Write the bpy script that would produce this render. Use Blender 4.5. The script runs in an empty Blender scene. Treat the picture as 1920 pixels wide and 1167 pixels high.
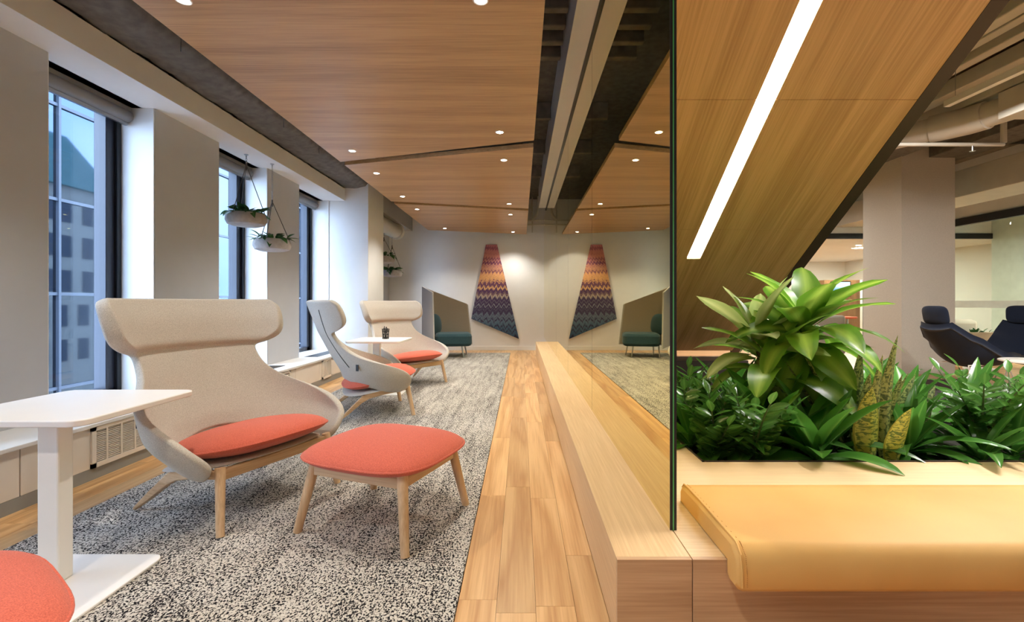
import bpy, math, random
from mathutils import Vector, Matrix, Euler
R = math.radians
rnd = random.Random(7)
scene = bpy.context.scene
COL = scene.collection

# ------------------------------------------------------------------ camera, world, exposure
F, VPX, VPY, CAMZ = 870.0, 977.0, 567.0, 1.13          # pixels of the 1920x1167 frame
cam_d = bpy.data.cameras.new('camera'); cam = bpy.data.objects.new('camera', cam_d)
COL.objects.link(cam); scene.camera = cam
cam.location = (0, 0, CAMZ); cam.rotation_euler = (R(90), 0, 0)
cam_d.sensor_width = 36; cam_d.lens = 36 * F / 1920
cam_d.shift_x = -(VPX - 960) / 1920; cam_d.shift_y = -(583.5 - VPY) / 1920
cam_d.clip_start = 0.05; cam_d.clip_end = 400
vs = scene.view_settings
vs.view_transform = 'Standard'; vs.look = 'None'; vs.gamma = 1; vs.use_curve_mapping = False
vs.exposure = .85

world = bpy.data.worlds.new('world'); scene.world = world; world.use_nodes = True
wn = world.node_tree.nodes; wl = world.node_tree.links
bg = wn['Background']; bg.inputs[1].default_value = 8.5
tc = wn.new('ShaderNodeTexCoord'); nz = wn.new('ShaderNodeTexNoise'); rp = wn.new('ShaderNodeValToRGB')
nz.inputs['Scale'].default_value = 2.2; nz.inputs['Detail'].default_value = 5
rp.color_ramp.elements[0].position = .4; rp.color_ramp.elements[0].color = (.44, .61, .93, 1)
rp.color_ramp.elements[1].position = .6; rp.color_ramp.elements[1].color = (.74, .85, 1, 1)
wl.new(tc.outputs['Generated'], nz.inputs['Vector']); wl.new(nz.outputs['Fac'], rp.inputs['Fac'])
wl.new(rp.outputs['Color'], bg.inputs[0])

DOWNLIGHT_W = 52.0
STRIP_E = 15.0
OFFICE_W = 75.0

# ------------------------------------------------------------------ colours and materials
def s2l(c): return c / 12.92 if c <= .04045 else ((c + .055) / 1.055) ** 2.4
def rgb(r, g, b): return (s2l(r / 255), s2l(g / 255), s2l(b / 255), 1)
MATS = {}
class NT:
    def __init__(s, name):
        s.m = bpy.data.materials.new(name); s.m.use_nodes = True
        s.n = s.m.node_tree.nodes; s.l = s.m.node_tree.links; s.p = s.n['Principled BSDF']
        s.out = s.n['Material Output']; MATS[name] = s.m
    def add(s, t, **kw):
        nd = s.n.new(t)
        for k, v in kw.items():
            if hasattr(nd, k): setattr(nd, k, v)
            else: nd.inputs[k].default_value = v
        return nd
    def link(s, a, b): s.l.new(a, b)
    def coord(s, scale=(1, 1, 1), rand=False, kind='Object', loc=None):
        t = s.add('ShaderNodeTexCoord'); mp = s.add('ShaderNodeMapping'); mp.inputs['Scale'].default_value = scale
        s.link(t.outputs[kind], mp.inputs['Vector'])
        if rand:
            oi = s.add('ShaderNodeObjectInfo'); mu = s.add('ShaderNodeMath', operation='MULTIPLY'); mu.inputs[1].default_value = 37.0
            s.link(oi.outputs['Random'], mu.inputs[0]); cb = s.add('ShaderNodeCombineXYZ')
            for i in range(3): s.link(mu.outputs[0], cb.inputs[i])
            s.link(cb.outputs[0], mp.inputs['Location'])
        return mp.outputs['Vector']
    def noise(s, vec, scale, detail=3, rough=.5, dist=0):
        nd = s.add('ShaderNodeTexNoise'); nd.inputs['Scale'].default_value = scale; nd.inputs['Detail'].default_value = detail
        nd.inputs['Roughness'].default_value = rough; nd.inputs['Distortion'].default_value = dist
        s.link(vec, nd.inputs['Vector']); return nd.outputs['Fac']
    def ramp(s, fac, stops, interp='LINEAR'):
        nd = s.add('ShaderNodeValToRGB'); cr = nd.color_ramp; cr.interpolation = interp
        while len(cr.elements) < len(stops): cr.elements.new(.5)
        for e, (p, c) in zip(cr.elements, stops): e.position = p; e.color = c
        s.link(fac, nd.inputs['Fac']); return nd.outputs['Color']
    def math(s, op, a, b=None):
        nd = s.add('ShaderNodeMath', operation=op)
        for i, v in enumerate((a, b)):
            if v is None: continue
            if isinstance(v, (int, float)): nd.inputs[i].default_value = v
            else: s.link(v, nd.inputs[i])
        return nd.outputs[0]
    def mix(s, fac, a, b, blend='MIX'):
        nd = s.add('ShaderNodeMix', data_type='RGBA', blend_type=blend)
        for i, v in ((0, fac), (6, a), (7, b)):
            if isinstance(v, (int, float)): nd.inputs[i].default_value = v
            elif isinstance(v, tuple): nd.inputs[i].default_value = v
            else: s.link(v, nd.inputs[i])
        return nd.outputs[2]
    def bump(s, h, strength=.3, dist=.002):
        b = s.add('ShaderNodeBump'); b.inputs['Strength'].default_value = strength; b.inputs['Distance'].default_value = dist
        s.link(h, b.inputs['Height']); s.link(b.outputs['Normal'], s.p.inputs['Normal'])

def plain(name, col, rough=.5, metal=0, var=.06, scale=6, bump=0, spec=.5):
    k = NT(name); v = k.coord(); f = k.noise(v, scale, 4)
    lo = tuple(c * (1 - var) for c in col[:3]) + (1,); hi = tuple(min(1, c * (1 + var)) for c in col[:3]) + (1,)
    k.link(k.ramp(f, [(.3, lo), (.7, hi)]), k.p.inputs['Base Color'])
    k.p.inputs['Roughness'].default_value = rough; k.p.inputs['Metallic'].default_value = metal
    k.p.inputs['Specular IOR Level'].default_value = spec
    if bump: k.bump(k.noise(v, bump, 3), .35, .003)
    return k.m

def wood(name, dark, light, axis=1, rings=7, fine=110, rough=.42, rand=0.0, ringscale=2.2, pore=.5, flat=None, along=.12):
    k = NT(name)
    sc = [1, 1, 1]; sc[axis] = along
    if flat is not None: sc[flat] = 0
    v = k.coord(tuple(sc), rand > 0)
    sf = [1, 1, 1]; sf[axis] = .025
    if flat is not None: sf[flat] = 0
    vf = k.coord(tuple(sf), rand > 0)
    n1 = k.noise(v, ringscale, 2, .45, .35)
    ring = k.math('PINGPONG', k.math('MULTIPLY', n1, rings), 1.0)
    n2 = k.noise(vf, fine, 3, .6)
    nr = k.add('ShaderNodeMapRange'); nr.inputs[1].default_value = .3; nr.inputs[2].default_value = .7; k.link(n2, nr.inputs[0]); n2 = nr.outputs[0]
    f = k.math('ADD', k.math('MULTIPLY', ring, 1 - pore), k.math('MULTIPLY', n2, pore))
    c = k.ramp(f, [(.15, dark), (.75, light)])
    if rand:
        oi = k.add('ShaderNodeObjectInfo')
        h = k.add('ShaderNodeHueSaturation'); k.link(c, h.inputs['Color'])
        mr = k.add('ShaderNodeMapRange'); mr.inputs[3].default_value = 1 - rand; mr.inputs[4].default_value = 1 + rand * .6
        k.link(oi.outputs['Random'], mr.inputs[0]); k.link(mr.outputs[0], h.inputs['Value'])
        c = h.outputs['Color']
    k.link(c, k.p.inputs['Base Color']); k.p.inputs['Roughness'].default_value = rough
    k.bump(n2, .08, .001)
    return k.m

def fabric(name, lo, hi, scale=260, rough=.95):
    k = NT(name); v = k.coord((1, 1, 1)); f = k.noise(v, scale, 3, .65); g = k.noise(v, 9, 2)
    c = k.ramp(f, [(.3, lo), (.68, hi)])
    k.link(k.mix(k.math('MULTIPLY', g, .18), c, lo), k.p.inputs['Base Color'])
    k.p.inputs['Roughness'].default_value = rough; k.p.inputs['Specular IOR Level'].default_value = .15
    k.p.inputs['Sheen Weight'].default_value = .15
    k.bump(f, .35, .0015); return k.m

WHITE = plain('white_paint', rgb(226, 224, 220), .55, var=.015)
WARMWALL = plain('warm_white_wall', rgb(224, 222, 219), .65, var=.015)
SHADEDPIER = plain('pier_shaded_white', rgb(188, 189, 192), .7, var=.02)  # white piers greyed: their backlit shade is put into the colour
FASCIA = plain('fascia_paint', rgb(176, 172, 166), .7, var=.02)
BASEGREY = plain('grey_plinth', rgb(140, 140, 136), .5)
CABINET = plain('cabinet_enamel', rgb(222, 212, 198), .45, var=.02)
GRILLEBACK = plain('grille_painted_shade', rgb(70, 68, 64), .8)  # dark sheet colour standing for the shade behind the slats
SLAB = plain('concrete_slab', rgb(126, 118, 106), .95, var=.25, scale=9, bump=25)
CONCRETE = plain('sprayed_concrete_beam', rgb(104, 101, 96), .98, var=.22, scale=14, bump=40)
COLUMN = plain('column_plaster', rgb(190, 184, 174), .85, var=.05, scale=60, bump=120)
DUCT = plain('duct_paint', rgb(196, 190, 178), .5, var=.04)
BLACK = plain('black_metal', rgb(24, 24, 27), .4)
NAVYFRAME = plain('dark_window_frame', rgb(40, 42, 54), .35)
BLIND = plain('blind_casing', rgb(126, 124, 124), .5)
BROWN = plain('dark_brown_steel', rgb(52, 40, 36), .45)
SOIL = plain('dark_soil', rgb(30, 25, 20), 1, var=.5, scale=60, bump=80)
TABLEW = plain('white_lacquer', rgb(236, 232, 226), .35, var=.01)
STEEL = plain('brushed_steel', rgb(170, 170, 170), .3, metal=1)
CORDG = plain('grey_cord', rgb(78, 72, 68), .9)
POT = plain('stone_planter', rgb(166, 158, 152), .9, var=.12, scale=20, bump=60)
CHAIRF = fabric('oatmeal_wool', rgb(164, 156, 144), rgb(208, 201, 189))
CHAIRSEAM = plain('seam_thread', rgb(92, 88, 86), .9)
CORAL = fabric('coral_wool', rgb(176, 80, 62), rgb(224, 116, 92), 300)
TEAL = fabric('teal_wool', rgb(36, 58, 64), rgb(56, 82, 88))
TAUPE = fabric('taupe_felt', rgb(140, 130, 116), rgb(168, 157, 142))
LGREY = fabric('light_grey_felt', rgb(166, 164, 160), rgb(196, 194, 190))
NAVY = fabric('navy_wool', rgb(17, 23, 38), rgb(34, 42, 60))
GREYF = fabric('grey_upholstery', rgb(138, 132, 124), rgb(168, 160, 150))
CREAMF = fabric('cream_upholstery', rgb(176, 168, 150), rgb(202, 194, 176))
CEILW = wood('ceiling_veneer', rgb(158, 120, 76), rgb(190, 150, 102), axis=0, rings=5, fine=80, ringscale=5.0, pore=.6, along=.05)
STAIRW = wood('stair_veneer', rgb(184, 146, 102), rgb(214, 176, 130), axis=1, rings=6, fine=75, ringscale=4.5, pore=.55, flat=2, along=.07)
BENCHW = wood('bench_veneer', rgb(208, 172, 126), rgb(230, 198, 152), axis=1, rings=4, fine=90, ringscale=2.0, pore=.5)
BENCHX = wood('bench_end_veneer', rgb(168, 130, 92), rgb(214, 178, 138), axis=0, rings=7, fine=80, ringscale=3.2, pore=.35)
PLANK = wood('oak_plank', rgb(188, 140, 88), rgb(220, 178, 124), axis=1, rings=9, fine=90, rand=.16, ringscale=5.5, pore=.4, along=.07, rough=.34)
OFFLOOR = wood('office_floor_wood', rgb(150, 106, 66), rgb(196, 148, 100), axis=0, rings=6, fine=60)
LEGW = wood('ash_leg', rgb(192, 154, 114), rgb(222, 188, 148), axis=2, rings=5, fine=120, ringscale=6)
RAILW = wood('ash_rail', rgb(190, 152, 112), rgb(220, 186, 146), axis=0, rings=5, fine=120, ringscale=6)
NICHEW = wood('niche_wood', rgb(96, 66, 42), rgb(132, 96, 64), axis=2)
PALEW = wood('pale_tabletop', rgb(196, 170, 132), rgb(222, 198, 160), axis=0)

def leather():
    k = NT('mustard_leather'); v = k.coord(); f = k.noise(v, 340, 2); g = k.noise(v, 2.0, 3)
    k.link(k.ramp(g, [(.3, rgb(210, 160, 88)), (.7, rgb(222, 176, 104))]), k.p.inputs['Base Color'])
    k.p.inputs['Roughness'].default_value = .55; k.p.inputs['Specular IOR Level'].default_value = .25
    k.bump(f, .12, .001); return k.m
LEATHER = leather()

def rugmat():
    k = NT('flecked_carpet')
    v = k.coord((1, .75, 1)); f = k.noise(v, 135, 1.5, .6, .5)
    vb = k.coord((1, .10, 1)); b = k.noise(vb, 16, 3, .6)
    big = k.noise(k.coord(), 1.6, 2)
    t = k.math('ADD', f, k.math('MULTIPLY', k.math('SUBTRACT', b, .5), .20))
    t = k.math('ADD', t, k.math('MULTIPLY', k.math('SUBTRACT', big, .5), .10))
    c = k.ramp(t, [(.0, rgb(30, 28, 30)), (.455, rgb(38, 36, 38)), (.50, rgb(196, 189, 178)), (1, rgb(224, 217, 206))])
    k.link(c, k.p.inputs['Base Color']); k.p.inputs['Roughness'].default_value = 1
    k.p.inputs['Specular IOR Level'].default_value = .05
    k.bump(f, .8, .006); return k.m
RUG = rugmat()

def emis(name, col, e):
    k = NT(name); em = k.add('ShaderNodeEmission'); em.inputs[0].default_value = col; em.inputs[1].default_value = e
    k.link(em.outputs[0], k.out.inputs['Surface']); return k.m
LAMP = emis('lamp_lens', (1, .94, .84, 1), 26)
STRIP = emis('strip_diffuser', (1, .95, .87, 1), STRIP_E)

def thin_glass(name, tint, refl=.5, rough=0.0):
    k = NT(name); tr = k.add('ShaderNodeBsdfTransparent'); tr.inputs[0].default_value = tint
    gl = k.add('ShaderNodeBsdfGlossy'); gl.inputs['Roughness'].default_value = rough
    fr = k.add('ShaderNodeFresnel'); ge = k.add('ShaderNodeNewGeometry')
    k.link(k.math('ADD', k.math('MULTIPLY', ge.outputs['Backfacing'], 1 / 1.45 - 1.45), 1.45), fr.inputs[0])
    mx = k.add('ShaderNodeMixShader'); k.link(k.math('MULTIPLY', fr.outputs[0], refl), mx.inputs[0])
    k.link(tr.outputs[0], mx.inputs[1]); k.link(gl.outputs[0], mx.inputs[2]); k.link(mx.outputs[0], k.out.inputs['Surface'])
    return k.m
PANE = thin_glass('window_glass', (.86, .92, .97, 1), .6)
OPANE = thin_glass('partition_glass', (.9, .95, .92, 1), .5)

def mirror_glass():
    k = NT('amber_mirror_glass'); p = k.p
    p.inputs['Base Color'].default_value = (.80, .70, .33, 1); p.inputs['Metallic'].default_value = 1
    p.inputs['Roughness'].default_value = .012
    return k.m
MIRROR = mirror_glass()
GREENEDGE = plain('green_glass_edge', rgb(84, 170, 96), .2)

def facade_glass():
    k = NT('facade_glass'); p = k.p
    p.inputs['Base Color'].default_value = (.075, .093, .122, 1); p.inputs['Metallic'].default_value = 1
    v = k.coord((1, 1, 1)); f = k.noise(v, .8, 2)
    p.inputs['Roughness'].default_value = .03; return k.m
FGLASS = facade_glass()
MULLION = plain('facade_mullion', rgb(48, 54, 64), .5)
STONE = plain('old_stone', rgb(176, 168, 152), .9, var=.1, scale=2)
COPPER = plain('copper_roof', rgb(92, 128, 124), .8, var=.1, scale=2)
DARKWIN = plain('dark_far_window', rgb(60, 66, 74), .3)
BRICKOUT = plain('outer_facade', rgb(150, 152, 156), .9)

def leafmat(name, edge, mid, midw=.25, bands=False, trans=.35, rough=.3, var=.3):
    k = NT(name); uv = k.add('ShaderNodeTexCoord'); sp = k.add('ShaderNodeSeparateXYZ'); k.link(uv.outputs['UV'], sp.inputs[0])
    d = k.math('ABSOLUTE', k.math('SUBTRACT', sp.outputs[1], .5))
    if bands:
        mp = k.add('ShaderNodeMapping'); mp.inputs['Scale'].default_value = (16, 1.8, 1); k.link(uv.outputs['UV'], mp.inputs['Vector'])
        f = k.noise(mp.outputs['Vector'], 2.2, 3, .6, .8)
        c = k.ramp(f, [(.44, edge), (.54, mid)])
        c = k.mix(k.math('GREATER_THAN', d, .44), c, bands)
    else:
        mp = k.add('ShaderNodeMapping'); mp.inputs['Scale'].default_value = (1, 30, 1); k.link(uv.outputs['UV'], mp.inputs['Vector'])
        st = k.noise(mp.outputs['Vector'], 1.5, 2)
        c = k.ramp(k.math('ADD', d, k.math('MULTIPLY', k.math('SUBTRACT', st, .5), .18)), [(0, mid), (midw, edge)])
    oi = k.add('ShaderNodeObjectInfo'); h = k.add('ShaderNodeHueSaturation'); k.link(c, h.inputs['Color'])
    mr = k.add('ShaderNodeMapRange'); mr.inputs[3].default_value = 1 - var; mr.inputs[4].default_value = 1 + var
    k.link(oi.outputs['Random'], mr.inputs[0]); k.link(mr.outputs[0], h.inputs['Value'])
    c = h.outputs['Color']; k.link(c, k.p.inputs['Base Color']); k.p.inputs['Roughness'].default_value = rough
    tr = k.add('ShaderNodeBsdfTranslucent'); k.link(c, tr.inputs['Color'])
    mx = k.add('ShaderNodeMixShader'); mx.inputs[0].default_value = trans
    k.link(k.p.outputs[0], mx.inputs[1]); k.link(tr.outputs[0], mx.inputs[2]); k.link(mx.outputs[0], k.out.inputs['Surface'])
    return k.m
L_CORN = leafmat('corn_plant_leaf', rgb(104, 152, 46), rgb(176, 210, 92), .3, trans=.42)
L_CORN_LIT = leafmat('strip_lit_corn_leaf', rgb(160, 176, 108), rgb(200, 208, 146), .3)  # corn leaf paled: the strip light's wash is put into its colour
L_ZZ = leafmat('zz_leaf', rgb(80, 128, 56), rgb(104, 150, 72), .2, rough=.22)
L_ZZY = leafmat('young_zz_leaf', rgb(118, 164, 58), rgb(150, 190, 84), .2)
L_BROAD = leafmat('broad_leaf', rgb(84, 146, 56), rgb(126, 180, 84), .1, rough=.28)
L_DARK = leafmat('dark_strap_leaf', rgb(72, 124, 50), rgb(104, 152, 70), .1, rough=.22)
L_SNAKE = leafmat('snake_leaf', rgb(74, 98, 56), rgb(172, 182, 112), bands=rgb(104, 120, 56), trans=.1, rough=.4, var=.15)
L_SNAKEY = leafmat('yellow_snake_leaf', rgb(100, 124, 50), rgb(204, 204, 92), bands=rgb(160, 158, 56), trans=.15, rough=.4, var=.15)
L_IVY = leafmat('trailing_leaf', rgb(52, 92, 46), rgb(78, 120, 60), .15)
STEMG = plain('green_stem', rgb(70, 92, 44), .5)
STEMB = plain('woody_stem', rgb(104, 88, 60), .8)

def artmat():
    k = NT('ikat_chevron_weave'); t = k.add('ShaderNodeTexCoord'); sp = k.add('ShaderNodeSeparateXYZ'); k.link(t.outputs['Object'], sp.inputs[0])
    x, z = sp.outputs[0], sp.outputs[2]
    # z 0..2.2 ; the weave narrows upwards, so the zigzag does too
    wdt = k.math('ADD', k.math('MULTIPLY', z, -.33), 1.1)
    xx = k.math('DIVIDE', k.math('SUBTRACT', x, k.math('MULTIPLY', z, .10)), wdt)
    tri = k.math('PINGPONG', k.math('MULTIPLY', k.math('ADD', xx, 2.0), 7.0), .5)
    amp = k.math('ADD', k.math('MULTIPLY', z, -.06), .22)
    jv = k.coord((80, 1, 1.2)); jit = k.math('MULTIPLY', k.math('SUBTRACT', k.noise(jv, 1.0, 2), .5), .16)
    vv = k.math('ADD', k.math('ADD', z, k.math('MULTIPLY', tri, amp)), jit)
    cb = k.add('ShaderNodeCombineXYZ'); k.link(vv, cb.inputs[2]); cb.inputs[0].default_value = 3.3
    st = k.noise(cb.outputs[0], 19, 1)
    zz = k.math('DIVIDE', vv, 2.35)
    base = k.ramp(zz, [(.0, rgb(40, 66, 92)), (.14, rgb(66, 92, 112)), (.28, rgb(108, 120, 132)), (.42, rgb(138, 136, 134)), (.5, rgb(206, 160, 108)), (.62, rgb(220, 164, 104)), (.78, rgb(198, 136, 120)), (1, rgb(186, 112, 128))])
    drk = k.ramp(zz, [(.0, rgb(30, 28, 48)), (.45, rgb(66, 46, 78)), (.62, rgb(100, 52, 84)), (1, rgb(128, 66, 96))])
    c = k.mix(k.ramp(st, [(.42, (0, 0, 0, 1)), (.56, (1, 1, 1, 1))]), drk, base)
    k.link(c, k.p.inputs['Base Color']); k.p.inputs['Roughness'].default_value = .95; return k.m
ART = artmat()

def screen():
    k = NT('screen_picture'); t = k.add('ShaderNodeTexCoord'); sp = k.add('ShaderNodeSeparateXYZ'); k.link(t.outputs['Object'], sp.inputs[0])
    c = k.ramp(k.math('ADD', k.math('MULTIPLY', sp.outputs[2], 2.6), k.math('MULTIPLY', k.noise(k.coord((2, 1, 6)), 4, 3), .3)),
               [(.1, rgb(70, 120, 170)), (.4, rgb(120, 170, 205)), (.55, rgb(96, 150, 190)), (.8, rgb(214, 234, 246))])
    em = k.add('ShaderNodeEmission'); k.link(c, em.inputs[0]); em.inputs[1].default_value = 1.1
    k.link(em.outputs[0], k.out.inputs['Surface']); return k.m
SCREEN = screen()

# ------------------------------------------------------------------ mesh helpers
class MB:
    def __init__(s): s.v = []; s.f = []
    def box(s, x0, x1, y0, y1, z0, z1):
        b = len(s.v)
        s.v += [(x, y, z) for z in (z0, z1) for y in (y0, y1) for x in (x0, x1)]
        s.f += [tuple(b + i for i in q) for q in ((0, 2, 3, 1), (4, 5, 7, 6), (0, 1, 5, 4), (2, 6, 7, 3), (0, 4, 6, 2), (1, 3, 7, 5))]
        return s
    def hexa(s, bottom, top):
        n = len(bottom); b = len(s.v); s.v += list(bottom) + list(top)
        s.f.append(tuple(b + i for i in range(n))[::-1]); s.f.append(tuple(b + n + i for i in range(n)))
        for i in range(n):
            j = (i + 1) % n; s.f.append((b + i, b + j, b + n + j, b + n + i))
        return s
    def tube(s, pts, rad, seg=10, cap=True):
        pts = [Vector(p) for p in pts]; n = len(pts)
        rr = rad if isinstance(rad, (list, tuple)) else [rad] * n
        b = len(s.v); up = None
        for i, p in enumerate(pts):
            d = (pts[min(i + 1, n - 1)] - pts[max(i - 1, 0)]).normalized()
            if up is None:
                up = Vector((0, 0, 1)) if abs(d.z) < .9 else Vector((1, 0, 0))
            side = d.cross(up).normalized(); up = side.cross(d).normalized()
            for j in range(seg):
                a = 2 * math.pi * j / seg
                s.v.append(tuple(p + (side * math.cos(a) + up * math.sin(a)) * rr[i]))
        for i in range(n - 1):
            for j in range(seg):
                k = (j + 1) % seg
                s.f.append((b + i * seg + j, b + i * seg + k, b + (i + 1) * seg + k, b + (i + 1) * seg + j))
        if cap:
            s.f.append(tuple(b + j for j in range(seg))[::-1]); s.f.append(tuple(b + (n - 1) * seg + j for j in range(seg)))
        return s
    def ring(s, pts, r, seg=6):
        pts = [Vector(p) for p in pts]; n = len(pts); b = len(s.v)
        for i, p in enumerate(pts):
            d = (pts[(i + 1) % n] - pts[i - 1]).normalized()
            up = Vector((0, 0, 1)) if abs(d.z) < .9 else Vector((1, 0, 0))
            side = d.cross(up).normalized(); up = side.cross(d).normalized()
            for j in range(seg):
                a = 2 * math.pi * j / seg
                s.v.append(tuple(p + (side * math.cos(a) + up * math.sin(a)) * r))
        for i in range(n):
            for j in range(seg):
                k = (j + 1) % seg; i2 = (i + 1) % n
                s.f.append((b + i * seg + j, b + i * seg + k, b + i2 * seg + k, b + i2 * seg + j))
        return s
    def lathe(s, prof, seg=28, c=(0, 0, 0)):
        b = len(s.v)
        for (r, z) in prof:
            for j in range(seg):
                a = 2 * math.pi * j / seg; s.v.append((c[0] + r * math.cos(a), c[1] + r * math.sin(a), c[2] + z))
        for i in range(len(prof) - 1):
            for j in range(seg):
                k = (j + 1) % seg
                s.f.append((b + i * seg + j, b + i * seg + k, b + (i + 1) * seg + k, b + (i + 1) * seg + j))
        s.f.append(tuple(b + j for j in range(seg))[::-1])
        m = b + (len(prof) - 1) * seg; s.f.append(tuple(m + j for j in range(seg)))
        return s
    def grid(s, fn, nu, nv):
        b = len(s.v)
        for i in range(nu + 1):
            for j in range(nv + 1): s.v.append(tuple(fn(i / nu, j / nv)))
        w = nv + 1
        for i in range(nu):
            for j in range(nv): s.f.append((b + i * w + j, b + (i + 1) * w + j, b + (i + 1) * w + j + 1, b + i * w + j + 1))
        return s
    def mesh(s, name, mat, smooth=True, ang=40):
        m = bpy.data.meshes.new(name); m.from_pydata([tuple(v) for v in s.v], [], s.f); m.validate()
        if mat: m.materials.append(mat)
        if smooth:
            m.polygons.foreach_set('use_smooth', [True] * len(m.polygons)); m.set_sharp_from_angle(angle=R(ang))
        m.update(); return m
    def build(s, name, mat, parent=None, smooth=True, bevel=0, sub=0, loc=None, rot=None, ang=40):
        o = bpy.data.objects.new(name, s.mesh(name, mat, smooth, ang)); COL.objects.link(o)
        if parent: o.parent = parent
        if loc: o.location = loc
        if rot: o.rotation_euler = rot
        if bevel:
            md = o.modifiers.new('bevel', 'BEVEL'); md.width = bevel; md.segments = 2; md.limit_method = 'ANGLE'
        if sub:
            md = o.modifiers.new('subdivision', 'SUBSURF'); md.levels = sub; md.render_levels = sub
        return o
def box(*a): return MB().box(*a)
def inst(name, mesh, parent, mtx):
    o = bpy.data.objects.new(name, mesh); COL.objects.link(o); o.parent = parent; o.matrix_local = mtx; return o
def tag(o, label, cat=None, group=None, kind=None):
    o['label'] = label
    if cat: o['category'] = cat
    if group: o['group'] = group
    if kind: o['kind'] = kind
    return o
def struct(o, label, cat): return tag(o, label, cat, kind='structure')
def empty(name, loc=(0, 0, 0), rz=0):
    o = bpy.data.objects.new(name, None); COL.objects.link(o); o.location = loc; o.rotation_euler = (0, 0, rz)
    o.empty_display_size = .1; return o
def copy_tree(o, parent=None):
    c = o.copy(); COL.objects.link(c); c.parent = parent
    for ch in [x for x in bpy.data.objects if x.parent == o]: copy_tree(ch, c)
    return c
def rrect(x0, x1, y0, y1, r, n=5):
    pts = []
    for cx, cy, a0 in ((x1 - r, y1 - r, 0), (x0 + r, y1 - r, 90), (x0 + r, y0 + r, 180), (x1 - r, y0 + r, 270)):
        for i in range(n + 1):
            a = R(a0 + 90 * i / n); pts.append((cx + r * math.cos(a), cy + r * math.sin(a)))
    return pts
def plate(pts, z0, z1): return MB().hexa([(x, y, z0) for x, y in pts], [(x, y, z1) for x, y in pts])
def lerp_tab(tab, x):
    if x <= tab[0][0]: return tab[0][1]
    for (a, b), (c, d) in zip(tab, tab[1:]):
        if x <= c: return b + (d - b) * (x - a) / (c - a)
    return tab[-1][1]
def smooth_tab(tab, x):
    if x <= tab[0][0]: return tab[0][1]
    for (a, b), (c, d) in zip(tab, tab[1:]):
        if x <= c:
            t = (x - a) / (c - a); t = t * t * (3 - 2 * t) * .5 + t * .5
            return b + (d - b) * t
    return tab[-1][1]

# ------------------------------------------------------------------ the setting
YB = 10.9                      # back wall
GX = .5365                     # mirrored glass plane
EX = 13.0                      # right end of the office
YR = -3.2                      # wall behind the camera
fl = struct(box(-3.7, EX, YR, 19, -.2, -.014).build('floor', OFFLOOR), 'wide oak plank floor running along the window lounge', 'floor')
of = struct(box(.56, EX, YR, 19, -.013, 0).build('floor_office', OFFLOOR), 'brown wood floor of the open office behind the planter', 'floor')
# planks of the two strips beside the rug
plank_meshes = {}
def planks(x0, x1, n, y0, y1, seed):
    r = random.Random(seed); w = (x1 - x0) / n
    for i in range(n):
        y = y0 - r.uniform(0, 1.0)
        while y < y1:
            L = r.choice((.75, .95, 1.15, 1.4, 1.7)); e = min(y + L, y1)
            key = (round(w, 4), round(e - y, 3))
            if key not in plank_meshes:
                plank_meshes[key] = MB().box(0.0006, w - .0006, 0, e - y - .0012, -.014, 0).mesh('plank', PLANK, False)
            inst('plank', plank_meshes[key], fl, Matrix.Translation((x0 + i * w, y, 0))); y = e
planks(-.237, .345, 4, .3, YB, 3)
planks(-2.78, -2.352, 3, .3, YB, 5)
planks(-2.352, -.237, 14, 10.3, YB, 8)
rug = box(-2.35, -.239, -2.6, 10.3, -.013, .006).build('rug', RUG)
tag(rug, 'long black and cream flecked carpet under the wing chairs', 'rug')

# left wall: piers between the windows, soffit, fascia
WINS = [(-.40, .48), (1.32, 2.20), (3.04, 3.93), (4.76, 5.68), (6.48, 7.50)]
SOFZ = 2.77
wl_ = MB(); edges = [YR] + [e for w in WINS for e in w]
for i in range(0, len(edges) - 1, 2): wl_.box(-3.508, -3.10, edges[i], edges[i + 1], 0, SOFZ)
wl_.box(-3.508, -3.2, YR, 8.6, SOFZ, 4.0)
for a, b in WINS + [(8.75, 9.95)]: wl_.box(-3.508, -3.3, a, b, 0, .34)
wl_.box(-3.7, -3.1, 8.3, 8.75, 0, 4); wl_.box(-3.7, -3.1, 9.95, YB, 0, 4); wl_.box(-3.7, -3.1, 8.75, 9.95, 2.5, 4)
struct(wl_.build('wall_left', SHADEDPIER, smooth=False), 'pale wall piers between the tall windows', 'wall')
struct(box(-3.50, -2.845, YR, 7.498, SOFZ, 2.965).build('ceiling_soffit', WHITE, smooth=False), 'white dropped soffit running above the windows', 'soffit')
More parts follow.
